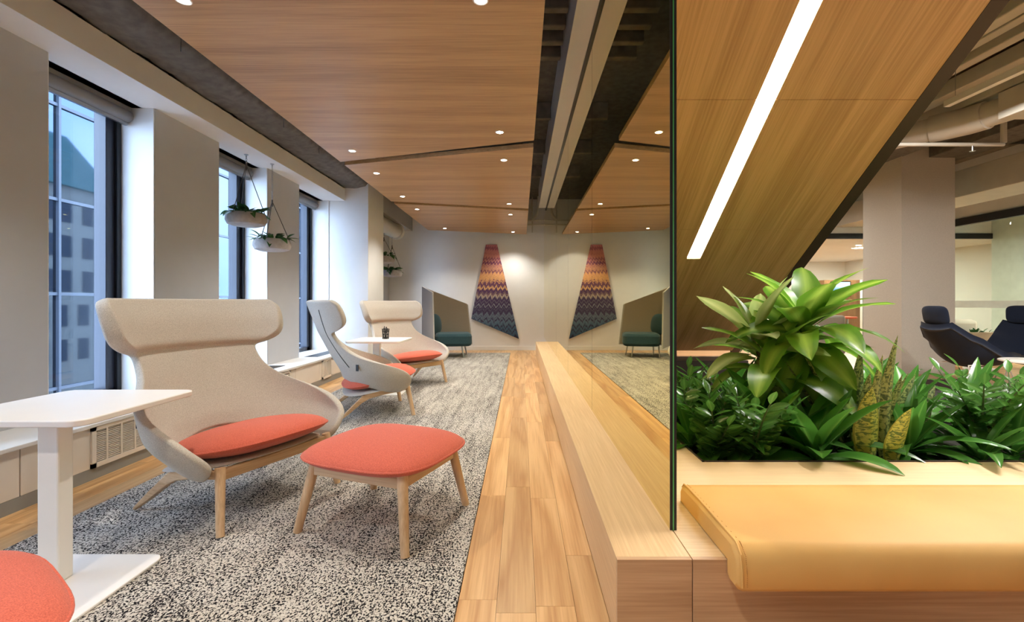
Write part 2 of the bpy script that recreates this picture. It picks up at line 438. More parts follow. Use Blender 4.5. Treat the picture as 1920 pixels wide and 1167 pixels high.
# window reveals (white lining) are thin liners on the pier sides
for n, (a, b) in enumerate(WINS + [(8.75, 9.95)], 1):
    w = struct(empty('window_%d' % n, (-3.45, (a + b) / 2, .36)), 'tall narrow window with dark frame, number %s along the wall' % ['zero', 'nought', 'first', 'second', 'third', 'far'][n - 1], 'window')
    labels = ['tall window farthest behind the viewpoint', 'tall window just behind the viewpoint beside the left pier', 'nearest tall window, with the glass office tower outside', 'middle tall window behind the upper hanging planter', 'narrow-looking tall window just before the white column', 'window in the far bay hidden behind the column']
    w['label'] = labels[n - 1]
    hw = (b - a) / 2; H = (SOFZ if n < 6 else 2.5) - .36
    f = MB()
    f.box(-.05, .05, hw - .13, hw, 0, H); f.box(-.05, .05, -hw, -hw + .06, 0, H); f.box(-.05, .05, -hw, hw, 0, .06); f.box(-.05, .05, -hw, hw, H - .08, H)
    f.build('frame', NAVYFRAME, w, smooth=False, bevel=.004)
    box(.05, .075, hw - .05, hw - .012, 0.02, H - .1).build('guide_rail', BLACK, w, smooth=False)
    box(-.006, .006, -hw + .055, hw - .125, .055, H - .075).build('pane', PANE, w, smooth=False)
    l = MB(); l.box(.055, .345, hw - .010, hw, 0, H); l.box(.055, .345, -hw, -hw + .010, 0, H)
    l.build('reveal_lining', WHITE, w, smooth=False)
    c = MB(); c.tube([(.13, -hw + .02, H - .075), (.13, hw - .02, H - .075)], .055, 16); c.box(.09, .17, -hw + .02, hw - .02, H - .075, H - .003)
    bl = c.build('blind_casing', BLIND, w)
    box(.118, .142, -hw + .03, hw - .03, H - .155, H - .125).build('blind_bar', STEEL, bl, smooth=False)
# the column that ends the soffit
struct(box(-3.50, -2.47, 7.502, 8.33, 0, 3.99).build('wall_column', WHITE, smooth=False, bevel=.006), 'broad white column after the third window', 'column')
struct(box(-3.7, .52, YB, YB + .15, 0, 4).build('wall_back', WARMWALL, smooth=False), 'white far wall with the tapering woven hanging', 'wall')
struct(box(-3.1, .5, YB - .016, YB, 0, .1).build('baseboard_back', WHITE, smooth=False, bevel=.003), 'low white skirting along the far wall', 'baseboard')
struct(box(-3.7, EX, YR - .15, YR, 0, 4).build('wall_front', WARMWALL, smooth=False), 'plain wall behind the viewpoint', 'wall')
struct(box(-3.7, EX, YR - .15, 19, 4.0, 4.25).build('ceiling', SLAB, smooth=False), 'dark bare concrete slab above the hung ceilings', 'ceiling')

# radiator cabinets under the windows
CX = -2.70
struct(box(-3.1, CX - .02, YR, 7.5, 0, .075).build('baseboard_left', BASEGREY, smooth=False), 'grey recessed plinth below the white radiator cabinets', 'baseboard')
sill = struct(box(-3.40, CX, YR, 7.5, .335, .36).build('trim_sill', WHITE, smooth=False, bevel=.004), 'continuous white sill board over the radiator cabinets', 'sill')
for (a, b) in WINS:
    box(-3.05, -2.86, a + .05, b - .05, .355, .362).build('air_grille', BLACK, sill, smooth=False)
units = [(.6, 1.55, 0), (1.55, 2.52, 0), (2.52, 3.55, 1), (3.55, 4.60, 0), (4.60, 5.60, 1), (5.60, 6.25, 0), (6.25, 7.49, 1)]
ulab = ['plain white radiator cabinet at the very left edge of view', 'plain white radiator cabinet behind the white laptop table', 'white louvred radiator cabinet under the nearest window', 'plain white radiator cabinet behind the nearest wing chair', 'white louvred radiator cabinet under the middle window', 'short plain radiator cabinet behind the grey-backed wing chair', 'white louvred radiator cabinet next to the column']
slat_mesh = {}
for (a, b, g), lb in zip(units, ulab):
    t = tag(empty('radiator_cabinet', (CX - .02, a, .075)), lb, 'radiator cabinet', 'radiator cabinets under the windows')
    L = b - a
    if g:
        ga, gb = (.41, .96) if a < 3 else (.12, .86) if a < 6 else (.08, .40)
        m = MB().box(-.37, 0, .003, ga, 0, .258).box(-.37, 0, gb, L - .003, 0, .258).box(-.37, -.045, ga, gb, 0, .258)
        m.build('body', CABINET, t, smooth=False, bevel=.003)
        fr = MB(); fr.box(-.045, .012, ga, ga + .03, 0, .258); fr.box(-.045, .012, gb - .03, gb, 0, .258); fr.box(-.045, .012, ga, gb, 0, .03); fr.box(-.045, .012, ga, gb, .235, .258)
        nb = 5
        for i in range(1, nb): y = ga + (gb - ga) * i / nb; fr.box(-.02, .010, y - .006, y + .006, .03, .235)
        gr = fr.build('grille_frame', CABINET, t, smooth=False)
        key = round(gb - ga, 3)
        if key not in slat_mesh:
            slat_mesh[key] = MB().hexa([(-.02, 0, 0), (-.02, gb - ga - .06, 0), (.006, gb - ga - .06, -.006), (.006, 0, -.006)], [(-.02, 0, .004), (-.02, gb - ga - .06, .004), (.006, gb - ga - .06, -.002), (.006, 0, -.002)]).mesh('slat', CABINET, False)
        for i in range(17): inst('slat', slat_mesh[key], gr, Matrix.Translation((0, ga + .03, .042 + i * .0118)))
        box(-.046, -.044, ga + .02, gb - .02, .02, .24).build('grille_shade_sheet', GRILLEBACK, t, smooth=False)
    else:
        box(-.37, 0, .003, L - .003, 0, .258).build('body', CABINET, t, smooth=False, bevel=.003)

# concrete edge beam and slab seen between soffit and wood ceiling
cb_ = MB()
def beamfn(u, v):
    y = YR + (7.5 - YR) * u
    prof = [(-2.95, 3.9), (-2.95, 3.05), (-2.86, 2.985), (-2.62, 2.985), (-2.50, 3.02), (-2.44, 3.09), (-2.44, 3.9)]
    k = v * (len(prof) - 1); i = min(int(k), len(prof) - 2); t = k - i
    x = prof[i][0] * (1 - t) + prof[i + 1][0] * t; z = prof[i][1] * (1 - t) + prof[i + 1][1] * t
    w = math.sin(y * 23 + z * 7) * .006 + math.sin(y * 57 + x * 31) * .005 + math.sin(y * 7.3) * .006
    return (x + w, y, z + w)
cb_.grid(beamfn, 220, 24)
struct(cb_.build('trim_concrete_beam', CONCRETE), 'rough grey sprayed concrete beam behind the soffit edge', 'beam')
struct(box(-2.45, 0.4, YR, YB, 3.55, 3.7).build('trim_slab_underside', CONCRETE, smooth=False), 'dark concrete underside above the hung wood panels', 'slab')
hang = tag(empty('ceiling_hangers', (-2.1, 0, 2.75)), 'thin steel wires hanging the wood ceiling beside the concrete beam', 'wires')
for y in (1.75, 3.0, 4.3, 5.05): MB().tube([(-.10, y, 0), (-.10, y, .8)], .003, 5).build('hanger_wire', STEEL, hang)
for i, y in enumerate((2.2, 3.05, 3.28, 3.5, 3.72, 3.95, 4.2, 5.6, 6.9, 8.2)):
    o = box(.02, .36, y, y + .07, 3.35, 3.55).build('slab_rib', SLAB, smooth=False, bevel=.01)
    tag(o, 'rough dark slab rib above the slot beside the glass, %s from the front' % ['first', 'second', 'third', 'fourth', 'fifth', 'sixth', 'seventh', 'eighth', 'ninth', 'tenth'][i], 'slab rib', 'slab ribs above the ceiling slot')

# wood ceiling panels with oblique gaps
CZ = 2.70; XL, XR = -2.02, .125
def cpanel(pts, label):
    o = plate(pts, CZ, CZ + .045).build('ceiling_panel', CEILW, smooth=False)
    return tag(o, label, 'ceiling panel', 'wood veneer ceiling panels')
cpanel([(XL, -2.5), (XR, -2.5), (XR, 4.50), (XL, 5.19)], 'largest and nearest oak veneer ceiling panel')
cpanel([(XL, 5.31), (XR, 4.70), (XR, 7.78), (XL, 7.22)], 'middle oak veneer ceiling panel between two oblique gaps')
cpanel([(XL, 7.38), (XR, 7.95), (XR, 10.72), (XL, 10.10)], 'farthest oak veneer ceiling panel before the white wall')
dl = [(-1.755, 2.41), (-.21, 2.41), (-1.75, 4.81), (-.197, 4.28), (-1.757, 5.64), (-.19, 5.12), (-1.757, 6.88), (-.19, 7.40), (-1.755, 7.83), (-.19, 8.30), (-1.62, 9.85), (-.18, 10.35), (-1.755, .2), (-.2, .2)]
dlab = ['downlight at the top edge of view, window side', 'downlight at the top edge of view, glass side', 'downlight before the first gap, window side', 'downlight before the first gap, glass side', 'downlight just past the first gap, window side', 'downlight just past the first gap, glass side', 'downlight before the second gap, window side', 'downlight before the second gap, glass side', 'downlight just past the second gap, window side', 'downlight just past the second gap, glass side', 'last downlight by the far wall, window side', 'last downlight by the far wall, glass side', 'downlight above the viewpoint, window side', 'downlight above the viewpoint, glass side']
trimM = MB(); trimM.lathe([(.030, 0), (.036, -.004), (.041, -.002), (.041, 0)], 20); trim_mesh = trimM.mesh('trim_ring', WHITE)
lens_mesh = MB().lathe([(.029, -.003), (.020, -.0035), (.002, -.004)], 20).mesh('lens', LAMP)
spot = bpy.data.lights.new('downlight_beam', 'SPOT'); spot.energy = DOWNLIGHT_W; spot.color = (1, .95, .87); spot.spot_size = R(116); spot.spot_blend = .75; spot.shadow_soft_size = .035
for (x, y), lb in zip(dl, dlab):
    t = tag(empty('downlight', (x, y, CZ)), 'small round recessed ' + lb, 'downlight', 'recessed downlights in the wood ceiling')
    inst('trim_ring', trim_mesh, t, Matrix()); inst('lens', lens_mesh, t, Matrix())
    lo = bpy.data.objects.new('downlight_beam', spot); COL.objects.link(lo); lo.location = (x, y, CZ - .02)

# ------------------------------------------------------------------ mirrored glass partition
GZ0, GZ1 = .31, 3.12
ys = [1.667, 3.51, 5.30, 7.08, 8.87, YB - .02]
glab = ['nearest yellow-tinted mirrored glass panel with dark thick edge', 'second mirrored glass panel from the front', 'third mirrored glass panel from the front', 'fourth mirrored glass panel from the front', 'farthest mirrored glass panel against the white wall']
t = tag(empty('glass_partition', (GX, ys[0], GZ0)), 'yellow-tinted mirrored glass partition standing on the oak ledge', 'glass partition')
for i in range(5):
    y0 = ys[i] - ys[0]; L = ys[i + 1] - ys[0] - .004
    o = box(0, .0215, y0 + .004, L, 0, GZ1 - GZ0).build('pane', MIRROR, t, smooth=False); o['label'] = glab[i]
box(-.001, .0225, 0, .004, 0, GZ1 - GZ0).build('dark_edge', BLACK, t, smooth=False)
box(.0085, .0130, -.0006, 0, 0, GZ1 - GZ0).build('green_edge_line', GREENEDGE, t, smooth=False)
bm_ = tag(empty('header_beam', (.45, .3, 3.12)), 'long white boxed header beam above the mirrored glass', 'beam')
box(-.08, .07, 0, 9.5, 0, .87).build('casing', WHITE, bm_, smooth=False, bevel=.004)
box(.07, .12, 0, 9.75, -.004, .05).build('track', BLACK, bm_, smooth=False)
# wall head over the glass behind the beam
struct(box(.58, .66, .3, YB, 3.12, 4).build('wall_bulkhead', WARMWALL, smooth=False), 'bulkhead wall above the mirrored glass', 'wall')
# pipes beyond the end of the beam
pp = tag(empty('conduit_run', (.2, 10.6, 3.0)), 'thin white conduits with elbows above the far wall slot', 'pipe')
MB().tube([(-.45, 0, .0), (.33, 0, .0)], .018, 8).build('pipe', DUCT, pp)
MB().tube([(-.45, .05, -.09), (.33, .05, -.09)], .018, 8).build('pipe', DUCT, pp)
MB().tube([(.06, .05, .6), (.06, .05, -.27)], .014, 8).build('drop_rod', DUCT, pp)
MB().tube([(.2, 0, .8), (.2, 0, .3), (.15, 0, .12), (.05, 0, 0)], .03, 8).build('flex_pipe', DUCT, pp)
# duct in the far bay
dd = tag(empty('air_duct', (-2.66, 8.35, 2.62)), 'white round air duct end behind the column in the far bay', 'duct')
MB().tube([(0, 0, 0), (0, .7, .0), (0, 1.1, 0), (.03, 1.36, 0)], [.15, .15, .15, .15], 18).build('duct_tube', DUCT, dd)
MB().tube([(.028, 1.33, 0), (.04, 1.42, 0)], .175, 18).build('flange', DUCT, dd)
struct(box(-3.1, -2.55, 8.335, YB - .01, 2.80, 3.2).build('ceiling_far_soffit', FASCIA, smooth=False), 'grey soffit over the far bay', 'soffit')

# ------------------------------------------------------------------ bench ledge, platform, leather cushion
BZ = .31; BY0 = 1.477
t = tag(empty('bench_ledge', (.306, BY0, 0)), 'long low oak ledge running beside the mirrored glass', 'bench')
box(0, .2385, .018, 8.16, .035, BZ).build('body', BENCHW, t, smooth=False, bevel=.0015)
box(0, .2385, 0, .018, .035, BZ).build('end_panel', BENCHX, t, smooth=False, bevel=.001)
box(.05, .2385, .04, 8.12, 0, .035).build('toe_kick', BLACK, t, smooth=False)
PX0, PX1, PY0, PY1 = .93, 4.6, 2.38, 4.9
t = tag(empty('bench_platform', (.5475, BY0, 0)), 'wide oak seating platform in front of the planter', 'bench')
m = MB(); m.box(0, PX1 - .5475, .018, PY0 - BY0, .035, BZ); m.box(0, PX0 - .5475, PY0 - BY0, PY1 + .1 - BY0, .035, BZ)
m.build('deck', wood('platform_veneer', rgb(214, 182, 136), rgb(232, 204, 160), axis=0, rings=4, fine=90, pore=.5), t, smooth=False, bevel=.001)
box(0, PX1 - .5475, 0, .018, .035, BZ).build('front_panel', BENCHX, t, smooth=False, bevel=.001)
box(.02, PX1 - .5475, .04, PY0 - BY0, 0, .035).build('toe_kick', BLACK, t, smooth=False)

# cushion: slab that folds over the front edge
cu = tag(empty('seat_cushion', (.655, BY0, BZ)), 'mustard yellow leather cushion folded over the platform edge', 'cushion')
TH, LIP, DEP = .072, .078, .44
prof = [(DEP, .004), (DEP, TH * .75), (DEP - .018, TH), (DEP - .06, TH + .004), (.2, TH + .006), (-.03, TH + .003), (-LIP + .035, TH - .002), (-LIP + .008, TH - .022), (-LIP, TH - .06), (-LIP - .002, .0), (-LIP, -.045), (-LIP + .012, -.060), (-.02, -.060), (-.004, -.050), (-.003, .004)]
W = 3.6
m = MB(); n = len(prof)
xs = [0, .006, .02, .5, 1.2, 2.4, W]
cx_ = sum(p[0] for p in prof) / n; cz_ = .03
for k, x in enumerate(xs):
    for (y, z) in prof:
        ins = .012 if k == 0 else .004 if k == 1 else 0
        dy = -ins if y > .1 else (ins if y < -LIP + .04 else 0); dz = -ins if z > .03 else (ins if z < -.02 else 0)
        m.v.append((x, y + dy, z + dz))
for k in range(len(xs) - 1):
    for i in range(n):
        j = (i + 1) % n; m.f.append((k * n + i, k * n + j, (k + 1) * n + j, (k + 1) * n + i))
m.f.append(tuple(range(n))); m.f.append(tuple((len(xs) - 1) * n + i for i in range(n))[::-1])
m.build('cover', LEATHER, cu, ang=60)
MB().tube([(.012, y, z + .0025) for (y, z) in prof[1:11]], .0035, 6).build('piping', LEATHER, cu)
st = MB()
for i in range(60):
    tt = i / 60 * 9; a = int(tt); fr_ = tt - a
    y = prof[1 + a][0] * (1 - fr_) + prof[2 + a][0] * fr_; z = prof[1 + a][1] * (1 - fr_) + prof[2 + a][1] * fr_
    st.box(.025, .0265, y - .003, y + .003, z - .001, z + .0012)
so = st.build('stitching', plain('tan_thread', rgb(196, 146, 78), .8), cu, smooth=False); so['kind'] = 'stuff'

# planter bed
pb = tag(empty('planter_bed', (PX0, PY0, 0)), 'sunken planting bed with thin brown metal rim in the platform', 'planter')
m = MB(); w, d = PX1 - PX0, PY1 - PY0
m.box(0, w, 0, .008, .02, BZ + .006); m.box(0, .008, 0, d, .02, BZ + .006); m.box(0, w, d - .008, d, .02, BZ + .006); m.box(w - .008, w, 0, d, .02, BZ + .006)
m.build('metal_rim', BROWN, pb, smooth=False)
box(.008, w - .008, .008, d - .008, .02, .2).build('soil', SOIL, pb, smooth=False)
bk = box(PX0 - .38, 2.45, PY1 + .102, PY1 + .5, 0, .5).build('planter_back_ledge', BROWN, smooth=False)
tag(bk, 'low dark brown ledge behind the planting bed under the stair', 'ledge')

# ------------------------------------------------------------------ stair soffit with light strip
def sz(y): return 1.734 - .72 * (y - 3.863)
SL, SR = .585, 2.5
st_ = tag(empty('staircase', (SL, 5.5, 0)), 'sloping underside of a stair clad in oak veneer panels', 'staircase')
sj = [.95, 2.005, 2.927, 3.863, 4.752, 5.50]
def slope_box(x0, x1, y0, y1, th, off=0):
    p = [(x0 - SL, y0 - 5.5, sz(y0) + off), (x1 - SL, y0 - 5.5, sz(y0) + off), (x1 - SL, y1 - 5.5, sz(y1) + off), (x0 - SL, y1 - 5.5, sz(y1) + off)]
    return MB().hexa(p, [(a, b, c + th) for a, b, c in p])
LX0, LX1 = 1.485, 1.605
for a, b in zip(sj, sj[1:]):
    e = min(b, 4.16)
    m = MB()
    for (x0, x1, y0, y1) in ([(SL, LX0, a, b), (LX1, SR, a, b)] + ([(LX0, LX1, 4.16, b)] if b > 4.16 and a < 4.16 else []) + ([(LX0, LX1, a, b)] if a >= 4.16 else [])):
        q = slope_box(x0, x1, y0 + .002, y1 - .002 if y1 == b else y1, .04); o = len(m.v); m.v += q.v; m.f += [tuple(o + i for i in f) for f in q.f]
    m.build('soffit_panel', STAIRW, st_, smooth=False)
slope_box(SR, SR + .098, .95, 5.55, .30, -.004).build('stringer', BROWN, st_, smooth=False)
slope_box(SL, SR, .95, 5.5, .05, .09).build('stair_slab', BROWN, st_, smooth=False)
ll = tag(empty('linear_light', (LX0, 4.16, sz(4.16))), 'long glowing recessed light strip in the sloping stair soffit', 'light')
m = slope_box(LX0 + .004, LX1 - .004, .96, 4.155, .02, .004); m.v = [(x + SL - LX0, y + 5.5 - 4.16, z - sz(4.16)) for x, y, z in m.v]
m.build('diffuser', STRIP, ll, smooth=False)

# ------------------------------------------------------------------ furniture
def cushion_mb(a, b, h, n=3.2, top=1.0, bot=.7, rings=10, seg=56):
    m = MB()
    def out(t):
        c, s_ = math.cos(t), math.sin(t)
        return a * math.copysign(abs(c) ** (2 / n), c), b * math.copysign(abs(s_) ** (2 / n), s_)
    for sgn, k in ((1, top), (-1, bot)):
        base = len(m.v); m.v.append((0, 0, sgn * h * k))
        for i in range(1, rings + 1):
            r = math.sin(math.pi / 2 * i / rings)
            for j in range(seg):
                x, y = out(2 * math.pi * j / seg)
                m.v.append((x * r, y * r, sgn * h * k * (1 - r ** 2.6) ** .62 if r < .9999 else 0))
        for j in range(seg):
            q = (base, base + 1 + j, base + 1 + (j + 1) % seg); m.f.append(q if sgn > 0 else q[::-1])
        for i in range(rings - 1):
            for j in range(seg):
                k2 = (j + 1) % seg; r0 = base + 1 + i * seg; r1 = r0 + seg
                q = (r0 + j, r1 + j, r1 + k2, r0 + k2); m.f.append(q if sgn > 0 else q[::-1])
    pts = [out(2 * math.pi * j / seg) + (0,) for j in range(seg)]
    return m, pts

TH_TAB = [(.30, 104), (.33, 114), (.37, 118), (.43, 117), (.48, 111), (.52, 102), (.55, 90), (.58, 75), (.62, 60), (.67, 52), (.73, 47), (.78, 45), (.82, 44), (.84, 46), (.865, 57), (.90, 67), (.95, 72), (1.03, 73), (1.09, 72), (1.125, 68), (1.14, 62)]
A_TAB = [(.30, .36), (.36, .43), (.45, .515), (.56, .52), (.70, .49), (.82, .505), (.95, .535), (1.14, .55)]
D_TAB = [(.30, .37), (.45, .41), (.60, .40), (.80, .36), (.95, .345), (1.14, .345)]
XB_TAB = [(.30, -.235), (.45, -.285), (.60, -.37), (.84, -.49), (1.14, -.60)]
def shell_pt(theta, z, zz=None):
    a, d, xb = smooth_tab(A_TAB, z), smooth_tab(D_TAB, z), lerp_tab(XB_TAB, z if zz is None else zz)
    t = R(theta)
    return Vector((xb + d * (1 - math.cos(t)), a * math.sin(t), z if zz is None else zz))
def zb(theta): 
    k = max(0, 1 - abs(theta) / 92.0); return .245 + .125 * (k * k * (3 - 2 * k)) ** .6
def wing_chair():
    root = empty('wing_chair')
    zs = [.30, .315, .34, .37, .41, .45, .49, .53, .57, .61, .65, .69, .73, .77, .805, .828, .840, .848, .858, .875, .90, .94, .98, 1.02, 1.06, 1.095, 1.12, 1.14]
    us = [-1, -.97, -.9] + [-.8 + .1 * i for i in range(17)] + [.9, .97, 1]
    def mid(u, z):
        th = smooth_tab(TH_TAB, z) * u; b = zb(th)
        z2 = b + (z - .30) / .33 * (.63 - b) if z < .63 else z
        return shell_pt(th, z, z2)
    nu, nz = len(us), len(zs)
    P = [[mid(u, z) for u in us] for z in zs]
    outer, inner = [], []
    for i in range(nz):
        for j in range(nu):
            du = P[i][min(j + 1, nu - 1)] - P[i][max(j - 1, 0)]; dz = P[min(i + 1, nz - 1)][j] - P[max(i - 1, 0)][j]
            nrm = dz.cross(du).normalized()          # outward (backwards)
            z = zs[i]
            tin = smooth_tab([(.30, .020), (.78, .022), (.838, .020), (.852, .050), (.875, .056), (1.0, .060), (1.14, .034)], z)
            tout = .020
            outer.append(P[i][j] + nrm * tout); inner.append(P[i][j] - nrm * tin)
    m = MB(); m.v = outer + inner; off = nu * nz
    for i in range(nz - 1):
        for j in range(nu - 1):
            a, b, c, d = i * nu + j, i * nu + j + 1, (i + 1) * nu + j + 1, (i + 1) * nu + j
            m.f.append((d, c, b, a)); m.f.append((off + a, off + b, off + c, off + d))
    bd = [(0, j) for j in range(nu)] + [(i, nu - 1) for i in range(1, nz)] + [(nz - 1, j) for j in range(nu - 2, -1, -1)] + [(i, 0) for i in range(nz - 2, 0, -1)]
    for (i, j), (k, l) in zip(bd, bd[1:] + bd[:1]):
        a, b = i * nu + j, k * nu + l; m.f.append((a, b, off + b, off + a))
    sh = m.build('shell', CHAIRF, root, sub=1, ang=180)
    # seams on the outside of the back
    for s in (-1, 1):
        pts = []
        for i in range(22):
            z = .50 + (1.06 - .50) * i / 21; th = s * (40 - 5 * math.sin(i / 21 * math.pi))
            th = min(abs(th), smooth_tab(TH_TAB, z) * .9) * s
            b = zb(th); z2 = b + (z - .30) / .33 * (.63 - b) if z < .63 else z
            p = shell_pt(th, z, z2); q = shell_pt(th + .5, z, z2); q2 = shell_pt(th, z + .01, z2 + .01)
            nrm = (q2 - p).cross(q - p).normalized(); pts.append(p + nrm * .0195)
        MB().tube(pts, .0045, 6).build('seam', CHAIRSEAM, sh)
    for s in (-1, 1):
        pts = []
        for i in range(8):
            z = .33 + .26 * i / 7; th = s * 62; b = zb(th); z2 = b + (z - .30) / .33 * (.63 - b)
            p = shell_pt(th, z, z2); q = shell_pt(th + .5, z, z2); q2 = shell_pt(th, z + .01, z2 + .01)
            pts.append(p - (q2 - p).cross(q - p).normalized() * .0185)
        MB().tube(pts, .0032, 5).build('arm_seam', CHAIRF, sh)
    a = shell_pt(-52, .50, .50)
    tg = box(-.004, .004, -.012, .012, -.03, .03).build('fabric_tag', BLACK, root, smooth=False, loc=a + Vector((-.022, -.030, .01)))
    tg.rotation_euler = (0, 0, R(48))
    # seat pan below the cushion
    sp_, _ = cushion_mb(.32, .37, .03, n=3.0); sp_.v = [(x, y, z - .09 * x) if False else (x, y, z) for x, y, z in sp_.v]
    sp = sp_.build('seat_pan', CHAIRF, root, loc=(.04, 0, .266), rot=(0, R(-10), 0))
    cm, pts = cushion_mb(.36, .365, .092, n=3.0, top=1.0, bot=.75)
    c = cm.build('cushion', CORAL, root, loc=(.075, 0, .352), rot=(0, R(-10), 0))
    MB().ring(pts, .006).build('piping', CORAL, c)
    # wooden base
    for s in (-1, 1):
        MB().tube([(.302, s * .327, .312), (.36, s * .365, 0)], [.024, .019], 14).build('leg', LEGW, root)
        def sect(p, hw, hh): return [(p[0], p[1] - hw, p[2] - hh), (p[0], p[1] + hw, p[2] - hh), (p[0], p[1] + hw, p[2] + hh), (p[0], p[1] - hw, p[2] + hh)]
        path = [((.31, s * .325, .275), .014, .022), ((.06, s * .315, .240), .015, .025), ((-.06, s * .315, .222), .016, .033), ((-.12, s * .322, .190), .016, .032), ((-.25, s * .348, .085), .014, .024), ((-.345, s * .368, .0), .012, .019)]
        rr = MB()
        for p, hw, hh in path: rr.v += sect(p, hw, hh)
        rr.v[-4:] = [(x, y, max(z, .0)) for x, y, z in rr.v[-4:]]
        for i in range(len(path) - 1):
            for j in range(4): k = (j + 1) % 4; rr.f.append((i * 4 + j, i * 4 + k, i * 4 + 4 + k, i * 4 + 4 + j))
        rr.f.append((3, 2, 1, 0)); e = (len(path) - 1) * 4; rr.f.append((e, e + 1, e + 2, e + 3))
        rr.build('rear_leg', RAILW, root, bevel=.006)
    rl = wood('ash_cross_rail', rgb(190, 152, 112), rgb(220, 186, 146), axis=1, rings=5, fine=120, ringscale=6) if 'ash_cross_rail' not in MATS else MATS['ash_cross_rail']
    box(.285, .315, -.325, .325, .245, .302).build('front_rail', rl, root, bevel=.006)
    box(-.08, -.05, -.315, .315, .195, .245).build('rear_rail', rl, root, bevel=.006)
    return root
ch = wing_chair()
ch.location = (-1.62, 2.70, .006); ch.rotation_euler = (0, 0, R(-24))
tag(ch, 'nearest oatmeal wing chair facing the coral ottoman', 'chair', 'oatmeal wing chairs')
c2 = copy_tree(ch); c2.location = (-1.55, 4.80, .006); c2.rotation_euler = (0, 0, math.atan2(.42, .91))
c2['label'] = 'oatmeal wing chair turned away, its grey-looking back towards us'
c3 = copy_tree(ch); c3.location = (-1.56, 6.45, .006); c3.rotation_euler = (0, 0, math.atan2(-.60, .80))
c3['label'] = 'farthest oatmeal wing chair, behind the small table with pen cup'

def ottoman():
    root = empty('ottoman')
    m, pts = cushion_mb(.365, .335, .078, n=3.4, top=1.0, bot=.95)
    c = m.build('cushion', CORAL, root, loc=(0, 0, .366)); MB().ring(pts, .0055).build('piping', CORAL, c)
    box(.33, .352, .19, .215, .012, .022).build('zip_pull', STEEL, c, smooth=False) if False else None
    for sx in (-1, 1):
        for sy in (-1, 1):
            MB().tube([(sx * .255, sy * .225, .335), (sx * .312, sy * .285, 0)], [.026, .020], 14).build('leg', LEGW, root)
    for sy in (-1, 1): box(-.26, .26, sy * .235 - .013, sy * .235 + .013, .275, .325).build('side_rail', RAILW, root, bevel=.005)
    for sx in (-1, 1): box(sx * .262 - .013, sx * .262 + .013, -.23, .23, .275, .325).build('end_rail', MATS['ash_cross_rail'], root, bevel=.005)
    return root
ot = ottoman(); ot.location = (-.70, 2.42, .006); ot.rotation_euler = (0, 0, R(-21))
tag(ot, 'coral ottoman on four ash legs in front of the nearest chair', 'ottoman', 'coral ottomans')
o2 = copy_tree(ot); o2.location = (-1.46, 1.0, .006); o2.rotation_euler = (0, 0, R(-35))
o2['label'] = 'coral ottoman cut off by the lower left corner'

def laptop_table():
    root = empty('side_table')
    plate(rrect(-.415, .22, -.13, .50, .055), .655, .680).build('tabletop', TABLEW, root, bevel=.004)
    box(-.042, .042, -.032, .032, .012, .656).build('column', TABLEW, root, smooth=False, bevel=.006)
    plate(rrect(-.34, .30, -.42, .19, .05), .0, .012).build('base_plate', TABLEW, root, bevel=.003)
    return root
tb = laptop_table(); tb.location = (-1.866, 1.86, .006)
tag(tb, 'white laptop table at the left edge beside the nearest chair', 'table', 'white laptop tables')
t2 = copy_tree(tb); t2.location = (-1.785, 5.75, .006); t2.rotation_euler = (0, 0, math.pi)
t2['label'] = 'small white laptop table with a pen cup, by the farthest wing chair'
pc = tag(empty('pen_cup', (-1.64, 5.62, .686)), 'black wire mesh pen cup on the far laptop table', 'cup')
m = MB()
for i in range(14):
    a = 2 * math.pi * i / 14; b = a + .7
    m.tube([(.036 * math.cos(a), .036 * math.sin(a), 0), (.043 * math.cos(b), .043 * math.sin(b), .12)], .0022, 4)
    m.tube([(.036 * math.cos(a), .036 * math.sin(a), 0), (.043 * math.cos(a - .7), .043 * math.sin(a - .7), .12)], .0022, 4)
m.build('mesh_body', BLACK, pc)
MB().ring([(.044 * math.cos(R(15 * i)), .044 * math.sin(R(15 * i)), .12) for i in range(24)], .003).build('rim', BLACK, pc)
MB().lathe([(.037, 0), (.037, .004)], 20).build('bottom', BLACK, pc)
for i in range(5):
    a = i * 1.3; p = tag(MB().tube([(0, 0, 0), (.012 * math.cos(a) * 3, .012 * math.sin(a) * 3, .125 + .012 * i % .03)], .004, 6).build('pen', BLACK, loc=(-1.64 - .012 * math.cos(a), 5.62 - .012 * math.sin(a), .691)), 'dark pen standing in the wire mesh cup', 'pen', 'pens in the wire cup')

